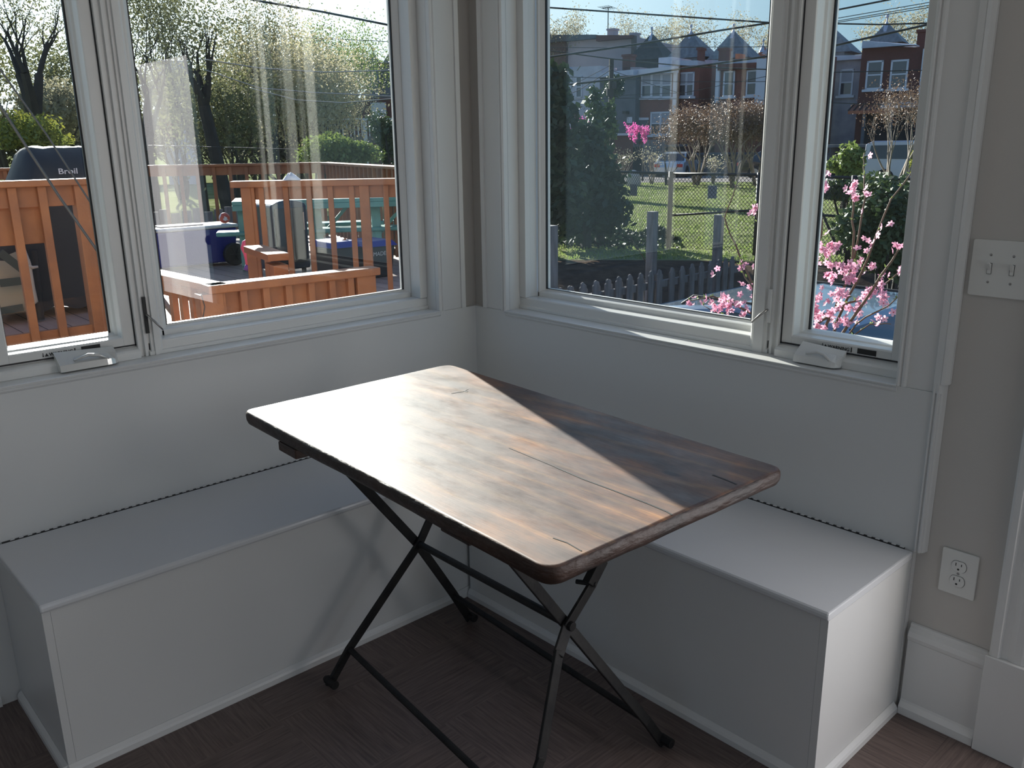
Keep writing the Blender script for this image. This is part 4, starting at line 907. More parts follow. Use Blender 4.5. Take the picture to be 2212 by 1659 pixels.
# ---- picket fence with tall posts
ZP = .18
f0 = at(1195, 622, 2, ZP); f1 = at(1590, 553, 2, ZP); PL = vplane(f0, f1); P0, u, n, L = PL
if n.dot(P0 - CAM) < 0: n = -n
TM = Matrix((u, n, Vector((0, 0, 1)))).transposed()
pf = thing('picket_fence', 'weathered grey shadowbox picket fence beside the driveway', 'fence', (P0.x, P0.y, -1.08))
px_ = [1196, 1213, 1238, 1266, 1294, 1320, 1343, 1367, 1390, 1412, 1430, 1457, 1479, 1500, 1520, 1539, 1556, 1571, 1585]
rnd = random.Random(9)
for i, p in enumerate(px_):
    s_ = onp(PL, p, 600)[0]
    for side, off in ((0, -.055), (1, .055)):
        w = .082; ss = s_ + off; zt_ = ZP - (.03 if side else 0) + rnd.uniform(-.006, .006) - .0
        o = P0 + u * ss + n * (.06 if side else -.012); prof_ = [(-w / 2, -1.08), (w / 2, -1.08), (w / 2, zt_ - .05), (w / 2 - .018, zt_ - .035), (w / 2 - .02, zt_ - .012), (w / 2 - .034, zt_), (-w / 2 + .034, zt_), (-w / 2 + .02, zt_ - .012), (-w / 2 + .018, zt_ - .035), (-w / 2, zt_ - .05)]
        mb = MB(); mb.prism(prof_, 0, .016, lambda a, b, e: tuple(o + u * a + n * e + Vector((0, 0, b)))); mb.build('picket', M['old_wood'], pf)
for z_ in (ZP - .16, -.62):
    mb = MB(); mb.obox(P0 + u * L / 2 + n * .032 + Vector((0, 0, z_)), L / 2 + .1, .02, .035, TM); mb.build('rail', M['old_wood'], pf)
for (xa, ya, w) in ((1213, 489, .10), (1434, 458, .085), (1577, 465, .085)):
    s_, z_ = onp(PL, xa, ya); mb = MB(); mb.obox(P0 + u * s_ + n * (.14) + Vector((0, 0, (z_ - 1.08) / 2)), w / 2, w / 2, (z_ + 1.08) / 2, TM); mb.build('post', M['old_wood'], pf, bevel=.004)

# ---- cars
def car(name, label, c, ang, body, z0, scale=1.0, van=False, roof_rack=False):
    t = thing(name, label, 'van' if van else 'car', (c[0], c[1], z0), rz=0)
    R3 = Matrix.Rotation(ang, 3, 'Z'); O = Vector((c[0], c[1], z0)); k = scale
    paint = mat(name + '_paint', body, .25, .35, coat=1.0); gl = mat(name + '_glass', (.015, .02, .03), .08, 0, spec=.9)
    if van: side = [(-2.4, .35), (-2.45, .9), (-2.4, 1.9), (-2.1, 2.05), (1.0, 2.05), (1.5, 1.9), (1.95, 1.15), (2.45, .95), (2.5, .4)]; cab = [(-2.2, 1.25), (-2.15, 1.85), (1.2, 1.88), (1.65, 1.2)]; hw = .95
    else: side = [(-2.2, .32), (-2.25, .62), (-2.15, .88), (-1.75, .93), (-1.2, 1.35), (-.5, 1.45), (.25, 1.42), (.95, .98), (1.9, .82), (2.2, .62), (2.22, .32)]; cab = [(-1.62, .95), (-1.12, 1.32), (-.48, 1.405), (.22, 1.375), (.85, .97)]; hw = .86
    F = lambda x, y, z: O + R3 @ (Vector((x, y, z)) * k)
    mb = MB(); n_ = len(side); rows = [(-hw, 1.0), (-hw * .96, 1.0), (hw * .96, 1.0), (hw, 1.0)]
    ins = lambda z: .0 if z < .9 else (z - .9) * (.30 if not van else .12)
    mb.add([F(x, -hw + ins(z), z) for x, z in side] + [F(x, hw - ins(z), z) for x, z in side], [tuple(range(n_)), tuple(reversed(range(n_, 2 * n_)))] + [(i, i + n_, (i + 1) % n_ + n_, (i + 1) % n_) for i in range(n_)])
    mb.build('body', paint, t, bevel=.05 * k, segs=3)
    for sg, nm in ((-1, 'side_window'), (1, 'side_window')):
        mb = MB(); m_ = len(cab); y = lambda z: sg * (hw - ins(z) + .004); mb.add([F(x, y(z), z) for x, z in cab] + [F(x, y(z) - sg * .02, z) for x, z in cab], [tuple(range(m_)), tuple(reversed(range(m_, 2 * m_)))] + [(i, i + m_, (i + 1) % m_ + m_, (i + 1) % m_) for i in range(m_)]); mb.build(nm, gl, t)
    # windshield and rear glass as slabs on the sloping faces
    def slab(i, nm):
        (xa, za), (xb, zb_) = side[i], side[i + 1]; xa, za = xa + (xb - xa) * .08, za + (zb_ - za) * .08; mb = MB(); nx, nz = -(zb_ - za), (xb - xa); l_ = math.hypot(nx, nz); nx, nz = nx / l_ * .006, nz / l_ * .006
        wa, wb = hw - ins(za) - .08, hw - ins(zb_) - .08; vs = [F(xa + s_ * nx, -wa, za + s_ * nz) for s_ in (1,)] + [F(xa + nx, wa, za + nz), F(xb + nx, wb, zb_ + nz), F(xb + nx, -wb, zb_ + nz)] + [F(xa - nx * 2, -wa, za - nz * 2), F(xa - nx * 2, wa, za - nz * 2), F(xb - nx * 2, wb, zb_ - nz * 2), F(xb - nx * 2, -wb, zb_ - nz * 2)]
        mb.add(vs, [(0, 1, 2, 3), (4, 7, 6, 5), (0, 4, 5, 1), (1, 5, 6, 2), (2, 6, 7, 3), (3, 7, 4, 0)]); mb.build(nm, gl, t)
    if van: slab(1, 'rear_window'); slab(5, 'windshield')
    else: slab(3, 'rear_window'); slab(6, 'windshield')
    for x in (-1.4, 1.4):
        for sg in (-1, 1):
            w = MB().lathe([(.02, -.10), (.2, -.11), (.31, -.10), (.33, -.07), (.33, .07), (.31, .10), (.2, .11), (.02, .10)], tuple(F(x, sg * (hw - .09), .33)), 20, R3 @ Matrix(((1, 0, 0), (0, 0, -1), (0, 1, 0)))); o = w.build('wheel', M['rubber'], t)
            h = MB().lathe([(.01, 0), (.18, 0), (.19, .01), (.01, .02)], tuple(F(x, sg * (hw + .015), .33)), 14, R3 @ Matrix(((1, 0, 0), (0, 0, -1), (0, 1, 0)))); h.build('hubcap', M['steel'], o)
    for sg in (-1, 1):
        mb = MB(); x = side[1][0]; mb.obox(F(x - .0, sg * (hw - .2), .72 if not van else .95), .03, .14, .07 if not van else .18, R3); mb.build('tail_light', mat('red_lens', (.45, .02, .02), .3), t)
        mb = MB(); mb.obox(F(2.2 if not van else 2.46, sg * (hw - .22), .68 if not van else .82), .04, .16, .06, R3); mb.build('headlight', M['white_plastic'], t)
    if roof_rack:
        for sg in (-1, 1): mb = MB(); mb.tube([F(-1.0, sg * .58, 1.38), F(-.9, sg * .58, 1.45), F(.1, sg * .58, 1.45), F(.2, sg * .58, 1.40)], .010, 8); mb.build('roof_rail', M['galv'], t)
    return t
p = atd(1465, 377, 45); car('silver_car', 'silver sedan parked beyond the lawn behind bare shrubs', (p.x, p.y), math.radians(112), (.42, .47, .52), -.27, .85)
p = atd(1655, 372, 43); car('dark_car', 'dark car with red tail light at the right edge of the fixed window', (p.x + .9, p.y + .35), math.radians(20), (.015, .016, .02), -.3, .95)
p = atd(1990, 372, 34); car('pale_van', 'pale van parked behind shrubs seen through the right casement', (p.x, p.y), math.radians(10), (.42, .40, .46), -.15, .74, van=True)
a = at(1660, 712, 2, .20); b_ = at(2060, 776, 2, .20); ang = math.atan2(b_.y - a.y, b_.x - a.x)
car('blue_car', 'blue-grey car parked in the driveway just below the right windows', ((a.x + b_.x) / 2 - .1, (a.y + b_.y) / 2 + .12), ang, (.16, .22, .30), -.9, .93, roof_rack=True)
# recycling bins behind the pickets
for px, lab in ((1330, 'blue recycling bin glimpsed between pickets, nearer the left one'), (1358, 'blue recycling bin glimpsed between pickets, the right one')):
    s_, z_ = onp(PL, px, 630); c = P0 + u * s_ + n * .55; t = thing('recycling_bin', lab, 'bin', (c.x, c.y, -1.08))
    mb = MB(); mb.obox((c.x, c.y, -.66), .13, .2, .42, TM); mb.build('body', mat('recycling_blue', (.02, .07, .42), .45), t, bevel=.02)
    mb = MB(); mb.obox((c.x, c.y, -.21), .15, .22, .03, TM); mb.build('lid', M['white_plastic'], t, bevel=.01)

# ---- evergreen trees and shrubs
def conifer(name, label, px, dist, topy, w, seed, n, leafm, size=.06, group=None, bare=.18):
    rnd = random.Random(seed); b = atd(px, 300, dist); z0 = gd(b); zt_ = atd(px, topy, dist).z; t = thing(name, label, 'tree', (b.x, b.y, z0), group)
    mb = MB(); mb.tube([(b.x, b.y, z0 - .05), (b.x, b.y, zt_ * .96)], [.09, .02], 8); H = zt_ - z0
    P = []
    for k in range(60):
        f = bare + (1 - bare) * (k + rnd.random()) / 60; a = rnd.uniform(0, 2 * PI); rr = w * (1 - f) ** .7 * rnd.uniform(.75, 1.1) + .1
        q0 = Vector((b.x, b.y, z0 + H * f)); q1 = q0 + Vector((math.cos(a) * rr, math.sin(a) * rr, -.12 * rr)); mb.tube([q0, q1], [.014, .005], 4, False)
        for _ in range(n // 60):
            tt = rnd.random() ** .6; P.append(q0.lerp(q1, tt) + Vector((rnd.gauss(0, .10), rnd.gauss(0, .10), rnd.gauss(0, .09))))
    mb.build('trunk', M['bark'], t, norm=False); lm = MB(); leaves(lm, P, size, rnd); lm.build('foliage', leafm, t, norm=False); return t
conifer('evergreen_tree', 'tall dark evergreen filling the left side of the right picture window', 1185, 12.6, 165, .40, 11, 9000, M['leaf_dark'], .07)
conifer('evergreen_tree', 'dark low-spreading evergreen leaning into the lawn view', 1268, 13.6, 285, .55, 12, 6500, M['leaf_dark'], .065)
conifer('evergreen_tree', 'young dark evergreen on a thin stem over the lawn', 1298, 13.9, 352, .42, 15, 2600, M['leaf_dark'], .055, bare=.42)
conifer('holly_tree', 'upright glossy holly beside the white house', 1284, 26, 192, .16, 13, 1700, M['leaf_holly'], .07, bare=.02)
blob_bush('holly_bush', 'smaller glossy holly to the right of the upright one', 'bush', tuple(atd(1318, 262, 26)), (.30, .30, .72), M['leaf_holly'], 1300, .065, 31)
blob_bush('rhododendron', 'big dark rhododendron bush beside the fence in the casement view', 'bush', tuple(atd(1925, 512, 9.2)), (.62, .62, .68), M['leaf_holly'], 11000, .034, 21)
blob_bush('green_shrub', 'bright green shrub in front of the pale van', 'bush', tuple(atd(1830, 350, 22)), (.6, .6, .55), M['leaf_green'], 2600, .06, 22)
blob_bush('dark_hedge', 'low dark hedge along the fence under the blossoms', 'bush', tuple(atd(1830, 408, 13.2)), (1.2, .5, .22), M['leaf_holly'], 3500, .05, 23)
blob_bush('ivy_mound', 'dark ivy mound beside the fence post in the shaded garden', 'bush', tuple(at(1418, 505, 2, -.05)), (.35, .35, .22), M['leaf_dark'], 1600, .035, 24)
blob_bush('lawn_shade_cover', 'dark low leaves added as shade on the lawn below the evergreens', 'ivy', tuple(at(1265, 512, 2, -.12)), (2.3, 1.6, .16), M['leaf_dark'], 9000, .045, 26)  # low dark leaf layer added to stand for shade on the lawn
# forsythia glimpse
blob_bush('yellow_shrub', 'yellow flowering shrub glimpsed at the casement right edge', 'bush', tuple(atd(1975, 350, 24)), (.22, .22, .42), M['leaf_yellow'], 700, .05, 25)
# bare crepe myrtles
for i, (px, d, ty, lab, lean) in enumerate(((1508, 33, 240, 'bare multi-stem crepe myrtle in front of the brick houses, left of three', 0), (1590, 31, 232, 'bare multi-stem crepe myrtle with pale trunks, middle of three', 0), (1640, 32, 245, 'bare crepe myrtle at the right edge of the picture window', 0))):
    b = atd(px, 300, d); b.z = gd(b); h = atd(px, ty, d).z - b.z
    tree('bare_shrub_tree', lab, 'tree', b, h, 0.04, 40 + i, leafmat('dry_seed_heads', (.12, .075, .05), (.20, .13, .09), .2), 9000, .034, 'bare crepe myrtles', depth=4, barkm=M['bark_pale'], trunk=.34, spread=.8, stems=6, lspread=.17, up=.10, shrink=.74, crown_name='seed_heads')
b = atd(1945, 300, 22); b.z = gd(b)
tree('bare_shrub_tree', 'bare branching shrub in front of the dark brick porch', 'tree', b, 2.6, .035, 52, leafmat('dry_seed_heads', (.12, .075, .05), (.20, .13, .09), .2), 2600, .024, None, depth=4, barkm=M['bark_pale'], trunk=.3, spread=.5, stems=5, lspread=.12, up=.2, crown_name='seed_heads')
for i, (px, py, lab) in enumerate(((1345, 345, 'tangle of bare stems left of the boulder'), (1410, 350, 'tangle of bare brown stems beneath the redbud'), (1545, 368, 'low bare shrub clump at the lawn edge'))):
    b = atd(px, 300, 34); b.z = gd(b); tree('bare_bush', lab, 'bush', b, 1.25 - .3 * (i == 2), .02, 60 + i, M['leaf_pale'], 260, .03, None, depth=3, barkm=M['bark_pale'], trunk=.2, spread=.7, stems=8, lspread=.1, up=.1)
# young trees staked on the lawn
b = at(1440, 400, 2, -.1); tree('bare_sapling', 'small bare sapling standing on the lawn in front of the alley', 'tree', b, 1.5, .03, 71, None, 0, 0, None, depth=4, trunk=.25, spread=.6, stems=3)
b = atd(1400, 470, 11); b.z = gd(b); tree('bare_sapling', 'tiny bare twiggy sapling beside the tall grey post', 'tree', b, .9, .012, 72, None, 0, 0, None, depth=3, trunk=.3, spread=.5, barkm=M['twig'])
# redbuds
for i, (px, ty, by, d, lab, w) in enumerate(((1390, 265, 345, 38, 'magenta flowering redbud on a thin trunk before the grey house', 1), (1250, 258, 300, 36, 'magenta flowering redbud half hidden behind the dark evergreen', .8))):
    b = atd(px, 300, d); b.z = gd(b); h = atd(px, ty, d).z - b.z
    tree('redbud_tree', lab, 'tree', b, h, .04, 80 + i, M['magenta'], int(1900 * w), .030, None, depth=4, trunk=.40, spread=.75, lspread=.02, shrink=.8, up=.15, crown_name='blossom', barkm=M['bark'])
# boulder / planter cone
bb = atd(1368, 372, 33); mb = MB().lathe([(.28, 0), (.30, .1), (.26, .35), (.17, .5), (.05, .56)], (bb.x, bb.y, gd(bb)), 14); tag(mb.build('garden_urn', mat('pale_stone', (.48, .42, .40), .8)), 'pale rounded stone shape at the far end of the lawn', 'stone')

# ---- pink blossom branches right outside the window
BY = 2.15
bt = thing('peach_tree', 'young peach tree with pink blossom on bare twigs outside the casement', 'tree', (at(1790, 800, 1, BY).x, BY, -1.08))
rnd = random.Random(77)
BR = [[(1772, 905), (1768, 720), (1752, 640), (1762, 560), (1776, 480), (1766, 420), (1780, 372)],
      [(1772, 905), (1785, 700), (1835, 600), (1845, 500), (1842, 420), (1848, 395)],
      [(1790, 800), (1805, 700), (1850, 610), (1885, 530), (1925, 430), (1985, 350)],
      [(1790, 760), (1840, 690), (1900, 600), (1940, 540), (1965, 505)],
      [(1775, 800), (1765, 700), (1830, 655), (1880, 640), (1945, 585)],
      [(1780, 860), (1745, 690), (1700, 640), (1640, 560), (1632, 440)],
      [(1780, 900), (1700, 720), (1640, 640), (1600, 560), (1565, 470), (1590, 400)],
      [(1770, 860), (1660, 700), (1590, 660), (1540, 640), (1490, 650)],
      [(1770, 880), (1640, 735), (1560, 680), (1520, 660)],
      [(1785, 800), (1850, 700), (1920, 660), (1960, 620)], [(1780, 850), (1820, 740), (1880, 700), (1925, 700)],
      [(1845, 560), (1870, 420), (1865, 360), (1867, 330)], [(1640, 640), (1610, 600), (1600, 560)]]
axes = []
for k, b_ in enumerate(BR):
    y0 = BY + rnd.uniform(-.25, .25); pts = [at(x, y, 1, y0 + .05 * math.sin(i + k)) for i, (x, y) in enumerate(b_)]
    q = [pts[0]]
    for i in range(len(pts) - 1):
        for s_ in (.33, .66, 1): q.append(pts[i].lerp(pts[i + 1], s_) + Vector((rnd.uniform(-1, 1), rnd.uniform(-1, 1), rnd.uniform(-1, 1))) * (.006 if s_ < 1 else 0))
    r0 = .010 if k < 8 else .006; mb = MB(); mb.tube(q, [r0 * (1 - .72 * i / len(q)) for i in range(len(q))], 6); mb.build('branch', M['twig'], bt, smooth=True); axes.append(q)
def flower(mb, c, s_, rnd):
    d = (Vector((rnd.gauss(0, 1), rnd.gauss(-1.0, .8), rnd.gauss(.2, .8)))).normalized(); u_ = d.orthogonal().normalized(); v_ = d.cross(u_); a0 = rnd.uniform(0, 2 * PI)
    for k in range(5):
        a = a0 + 2 * PI * k / 5; r_ = u_ * math.cos(a) + v_ * math.sin(a); t_ = u_ * -math.sin(a) + v_ * math.cos(a); kk = len(mb.v)
        mb.v += [tuple(c), tuple(c + r_ * s_ * .45 + t_ * s_ * .34 + d * s_ * .16), tuple(c + r_ * s_ * .95 + t_ * s_ * .26 + d * s_ * .34), tuple(c + r_ * s_ * 1.05 + d * s_ * .30), tuple(c + r_ * s_ * .95 - t_ * s_ * .26 + d * s_ * .34), tuple(c + r_ * s_ * .45 - t_ * s_ * .34 + d * s_ * .16)]
        mb.f.append(tuple(range(kk, kk + 6))); mb.mi.append(0)
    kk = len(mb.v); mb.v += [tuple(c + (u_ * math.cos(a) + v_ * math.sin(a)) * s_ * .22 + d * s_ * .13) for a in (0, 1.57, 3.14, 4.71)]; mb.f.append((kk, kk + 1, kk + 2, kk + 3)); mb.mi.append(1)
CL = [(1780, 378, 3), (1776, 405, 6), (1783, 398, 4), (1842, 400, 5), (1846, 412, 5), (1845, 425, 2), (1849, 433, 3), (1875, 415, 3), (1868, 329, 1), (1868, 447, 1), (1920, 489, 3), (1886, 520, 5), (1870, 543, 3), (1940, 532, 4), (1940, 580, 3), (1910, 600, 4), (1785, 505, 1), (1792, 525, 4), (1775, 535, 3), (1782, 548, 6), (1798, 545, 3), (1810, 530, 2), (1760, 560, 4), (1758, 570, 2), (1795, 578, 7), (1785, 590, 5), (1820, 585, 5), (1835, 565, 4), (1840, 580, 5), (1842, 600, 5), (1880, 580, 4), (1860, 560, 2), (1766, 612, 3), (1800, 600, 4), (1822, 625, 6), (1808, 630, 5), (1818, 640, 4), (1875, 640, 8), (1885, 633, 6), (1895, 628, 4), (1910, 648, 6), (1920, 645, 4), (1937, 668, 3), (1788, 652, 3), (1775, 635, 3), (1755, 650, 7), (1762, 640, 6), (1752, 665, 7), (1765, 670, 8), (1772, 685, 8), (1758, 690, 6), (1770, 700, 6), (1800, 674, 5), (1830, 663, 6), (1835, 665, 3), (1815, 668, 4), (1856, 668, 6), (1860, 655, 4), (1858, 676, 3), (1810, 695, 5), (1820, 690, 4), (1830, 692, 3), (1900, 690, 3), (1906, 695, 2), (1845, 700, 2), (1760, 715, 4), (1780, 712, 3),
      (1630, 452, 5), (1632, 466, 4), (1626, 575, 3), (1605, 570, 2), (1604, 582, 3), (1548, 588, 3), (1606, 608, 2), (1620, 616, 4), (1622, 640, 3), (1496, 656, 4), (1488, 664, 2), (1535, 650, 4), (1540, 660, 5), (1548, 672, 4), (1563, 645, 7), (1570, 655, 6), (1572, 668, 5), (1592, 660, 5), (1598, 650, 3), (1616, 668, 4), (1600, 680, 4), (1558, 634, 2), (1520, 655, 2)]
for (x, y, n_) in CL:
    fl = MB(); c0_ = at(x, y, 1, BY + rnd.uniform(-.18, .18))
    for _ in range(n_): flower(fl, c0_ + Vector((rnd.gauss(0, .013), rnd.gauss(0, .014), rnd.gauss(0, .017))), rnd.uniform(.015, .022), rnd)
    fl.build('blossom_cluster', [M['petal'], M['petal_core']], bt, norm=False)
lf = MB(); tips = []
for q in axes:
    for p in q[3:]:
        if rnd.random() < .55: tips.append(p)
for p in tips:
    for _ in range(3):
        a = Vector((rnd.uniform(-1, 1), rnd.uniform(-1, 1), rnd.uniform(.2, 1.2))).normalized(); b_ = a.orthogonal().normalized() * .004; k = len(lf.v); L_ = rnd.uniform(.015, .03)
        lf.v += [tuple(p), tuple(p + a * L_ * .5 + b_), tuple(p + a * L_), tuple(p + a * L_ * .5 - b_)]; lf.f.append((k, k + 1, k + 2, k + 3)); lf.mi.append(0)
lf.build('young_leaves', M['leaf_green'], bt, norm=False)
# ================================================================ ROW HOUSES
def brick(name, c1, c2, mortar, scale=1.0):
    m = bpy.data.materials.new(name); m.use_nodes = True; n = m.node_tree.nodes; l = m.node_tree.links; b = n['Principled BSDF']; b.inputs['Roughness'].default_value = .85
    tc = n.new('ShaderNodeTexCoord'); mp = n.new('ShaderNodeMapping'); mp.inputs['Rotation'].default_value = (math.radians(90), 0, 0)
    sp = n.new('ShaderNodeSeparateXYZ'); ad = n.new('ShaderNodeMath'); ad.operation = 'ADD'; cb = n.new('ShaderNodeCombineXYZ')
    l.new(tc.outputs['Object'], sp.inputs[0]); l.new(sp.outputs[0], ad.inputs[0]); l.new(sp.outputs[1], ad.inputs[1]); l.new(ad.outputs[0], cb.inputs[0]); l.new(sp.outputs[2], cb.inputs[1])
    br = n.new('ShaderNodeTexBrick'); br.inputs['Scale'].default_value = 4.4 * scale; br.inputs['Color1'].default_value = (*c1, 1); br.inputs['Color2'].default_value = (*c2, 1); br.inputs['Mortar'].default_value = (*mortar, 1); br.inputs['Mortar Size'].default_value = .02
    l.new(cb.outputs[0], br.inputs[0]); l.new(br.outputs[0], b.inputs['Base Color']); return m
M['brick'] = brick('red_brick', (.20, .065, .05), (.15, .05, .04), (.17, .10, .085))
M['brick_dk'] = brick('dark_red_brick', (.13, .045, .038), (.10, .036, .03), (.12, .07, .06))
M['brick_br'] = brick('brown_brick', (.13, .095, .085), (.10, .075, .07), (.13, .11, .10))
M['stucco_w'] = mat('white_stucco', (.50, .50, .56), .9, col2=(.42, .42, .48), scale=2)
M['stucco_m'] = mat('mauve_render', (.36, .31, .34), .9, col2=(.32, .28, .31), scale=1.2)
M['stucco_p'] = mat('stained_pale_stucco', (.42, .39, .42), .9, col2=(.28, .27, .31), scale=1.6)
M['siding'] = mat('slate_grey_siding', (.105, .115, .135), .8, col2=(.085, .095, .11), scale=2)
M['slate'] = mat('slate_roof', (.20, .22, .24), .7, col2=(.13, .145, .165), scale=4, bump=.5, bscale=14)
M['slate_dk'] = mat('dark_brown_shingles', (.055, .045, .045), .8, col2=(.035, .03, .03), scale=5, bump=.5, bscale=14)
M['metal_roof'] = mat('pale_blue_parapet', (.42, .46, .56), .5, col2=(.34, .38, .48), scale=2)
M['win_white'] = mat('white_window_trim', (.55, .56, .62), .6)
M['win_glass'] = mat('house_window_glass', (.05, .06, .08), .08, spec=.9)
M['win_blind'] = mat('window_blind', (.30, .31, .36), .7)
M['copper'] = mat('copper_orange_roof', (.42, .14, .07), .6, col2=(.30, .11, .06), scale=4)
M['mesh_dk'] = mat('dark_wall_and_porch_shade', (.03, .032, .04), .9)
HL, HR = atd(1180, 300, 60), atd(2010, 300, 51); HP = vplane(HL, HR); HU = HP[1]; HN = HP[2]
if HN.dot(HP[0] - CAM) < 0: HN = -HN
HM = Matrix((HU, HN, Vector((0, 0, 1)))).transposed()
def hp(px, py, off=0.0):
    """pixel -> (distance along the row, height) on the facade plane moved back by off"""
    return onp((HP[0] + HN * off, HU, HP[2], HP[3]), px, py)
def hbox(mb, s0, s1, d0, d1, z0, z1):
    c = HP[0] + HU * (s0 + s1) / 2 + HN * (d0 + d1) / 2 + Vector((0, 0, (z0 + z1) / 2)); return mb.obox(c, abs(s1 - s0) / 2, abs(d1 - d0) / 2, abs(z1 - z0) / 2, HM)
GZ = -.42
def house(label, x0, x1, ytop, wallm, off=0.0, depth=8.0, ytop2=None, name='row_house'):
    s0, z = hp(x0, ytop, off); s1, z2 = hp(x1, ytop2 if ytop2 is not None else ytop, off)
    p = HP[0] + HU * (s0 + s1) / 2 + HN * (off + depth / 2); t = thing(name, label, 'house', (p.x, p.y, GZ))
    P = lambda s_, d_, z_: tuple(HP[0] + HU * s_ + HN * d_ + Vector((0, 0, z_)))
    mb = MB(); mb.add([P(s0, off, GZ), P(s1, off, GZ), P(s1, off + depth, GZ), P(s0, off + depth, GZ), P(s0, off, z), P(s1, off, z2), P(s1, off + depth, z2 - .1), P(s0, off + depth, z - .1)], [(0, 3, 2, 1), (4, 5, 6, 7), (0, 1, 5, 4), (1, 2, 6, 5), (2, 3, 7, 6), (3, 0, 4, 7)])
    mb.build('walls', wallm, t); t['off'] = off; return t
def hpart(t, nm, m, x0, y0, x1, y1, d0=-.08, d1=.05, y0b=None):
    off = t['off']; s0, za = hp(x0, y0, off); s1, zb = hp(x1, y1, off); _, zc = hp(x1, y0b if y0b is not None else y0, off)
    mb = MB(); P = lambda s_, d_, z_: tuple(HP[0] + HU * s_ + HN * (off + d_) + Vector((0, 0, z_)))
    mb.add([P(s0, d0, zb), P(s1, d0, zb), P(s1, d1, zb), P(s0, d1, zb), P(s0, d0, za), P(s1, d0, zc), P(s1, d1, zc), P(s0, d1, za)], [(0, 3, 2, 1), (4, 5, 6, 7), (0, 1, 5, 4), (1, 2, 6, 5), (2, 3, 7, 6), (3, 0, 4, 7)])
    return mb.build(nm, m, t)
def hwin(t, x0, y0, x1, y1, cols=1, lower=False, sill=True, blind=False):
    off = t['off']; s0, z1 = hp(x0, y0, off); s1, z0 = hp(x1, y1, off); fr = MB(); f = .09
    hbox(fr, s0, s1, off - .06, off + .04, z1 - f, z1); hbox(fr, s0, s1, off - .06, off + .04, z0, z0 + f * .8); hbox(fr, s0, s0 + f, off - .06, off + .04, z0, z1); hbox(fr, s1 - f, s1, off - .06, off + .04, z0, z1)
    for c in range(1, cols): sc = s0 + (s1 - s0) * c / cols; hbox(fr, sc - f * .7, sc + f * .7, off - .055, off + .04, z0, z1)
    zm = (z0 + z1) / 2; hbox(fr, s0, s1, off - .05, off + .03, zm - .035, zm + .035)
    if sill: hbox(fr, s0 - .12, s1 + .12, off - .14, off + .02, z0 - .12, z0)
    o = fr.build('window', M['win_white'], t); mb = MB(); hbox(mb, s0 + .02, s1 - .02, off - .02, off + .01, z0, z1); mb.build('pane', M['win_glass'], o)
    if blind: mb = MB(); hbox(mb, s0 + f, s1 - f, off - .03, off - .02, zm, z1 - f); mb.build('blind', M['win_blind'], o)
    return o
def turret(t, xa, ya, xl, xr, yb, m, off, finial=True, name='turret_roof'):
    sa, za = hp(xa, ya, off); sl, zb = hp(xl, yb, off); sr, _ = hp(xr, yb, off); w = (sr - sl) / 2; P = lambda s_, d_, z_: tuple(HP[0] + HU * s_ + HN * d_ + Vector((0, 0, z_)))
    mb = MB(); zt_ = za - .28; mb.add([P(sl, off - w * .6, zb), P(sr, off - w * .6, zb), P(sr, off + w * 1.2, zb), P(sl, off + w * 1.2, zb), P(sa, off, zt_)], [(0, 3, 2, 1), (0, 1, 4), (1, 2, 4), (2, 3, 4), (3, 0, 4)])
    hbox(mb, sl + w * .3, sr - w * .3, off - w * .5, off + w, GZ + 4, zb)
    o = mb.build(name, m, t)
    if finial:
        f = MB(); P0_ = Vector(P(sa, off, zt_)); f.lathe([(.30, -.55), (.05, .02), (.04, .2), (.10, .27), (.10, .36), (.02, .42), (.01, .45)], tuple(P0_), 10); f.build('finial', M['metal_roof'], o)
def chimney(t, x0, y0, x1, y1, off, m=None):
    s0, z1 = hp(x0, y0, off); s1, z0 = hp(x1, y1, off); mb = MB(); hbox(mb, s0, s1, off, off + .7, z0 - .6, z1); hbox(mb, s0 - .06, s1 + .06, off - .06, off + .76, z1 - .14, z1); mb.build('chimney', m or M['brick_dk'], t)
# back building with the mauve wall
h = house('flat-roofed building with big mauve wall behind the white house', 1150, 1372, 79, M['stucco_m'], 12, 10, 79)
hpart(h, 'brick_bay', M['brick_br'], 1150, 80, 1227, 152, -.35, 0); hpart(h, 'parapet', M['siding'], 1150, 76, 1294, 84, -.5, .2); hpart(h, 'parapet', M['brick_dk'], 1294, 77, 1373, 83, -.45, .2)
hwin(h, 1202, 107, 1225, 148); h2 = hpart(h, 'dark_corner', M['brick_br'], 1368, 78, 1373, 138, -.3, .1)
chimney(h, 1312, 62, 1326, 80, 13, M['stucco_m']); chimney(h, 1361, 71, 1373, 82, 13, M['stucco_m'])
# white house
h = house('white stucco house beside the dark evergreen', 1165, 1297, 148, M['stucco_w'], 1.0, 8, 142)
hwin(h, 1220, 163, 1235, 209, sill=False); hwin(h, 1244, 165, 1258, 211, sill=False); hpart(h, 'lower_window', M['win_glass'], 1243, 252, 1256, 275, -.03, .02)
hpart(h, 'cornice', M['metal_roof'], 1165, 145, 1236, 150, -.3, .1); hpart(h, 'side_wing', M['stucco_m'], 1300, 141, 1350, 165, 2, 5)
# slate grey house
h = house('slate grey sided house with tiny white window', 1296, 1374, 160, M['siding'], -.6, 8, 153)
hwin(h, 1355, 253, 1366, 266, cols=2, sill=False); hpart(h, 'wall_lamp', M['galv'], 1351, 240, 1359, 246, -.4, .0)
hpart(h, 'eave', M['metal_roof'], 1296, 159, 1376, 163, -.5, .1, y0b=151); hwin(h, 1322, 178, 1345, 206, cols=2, sill=False)
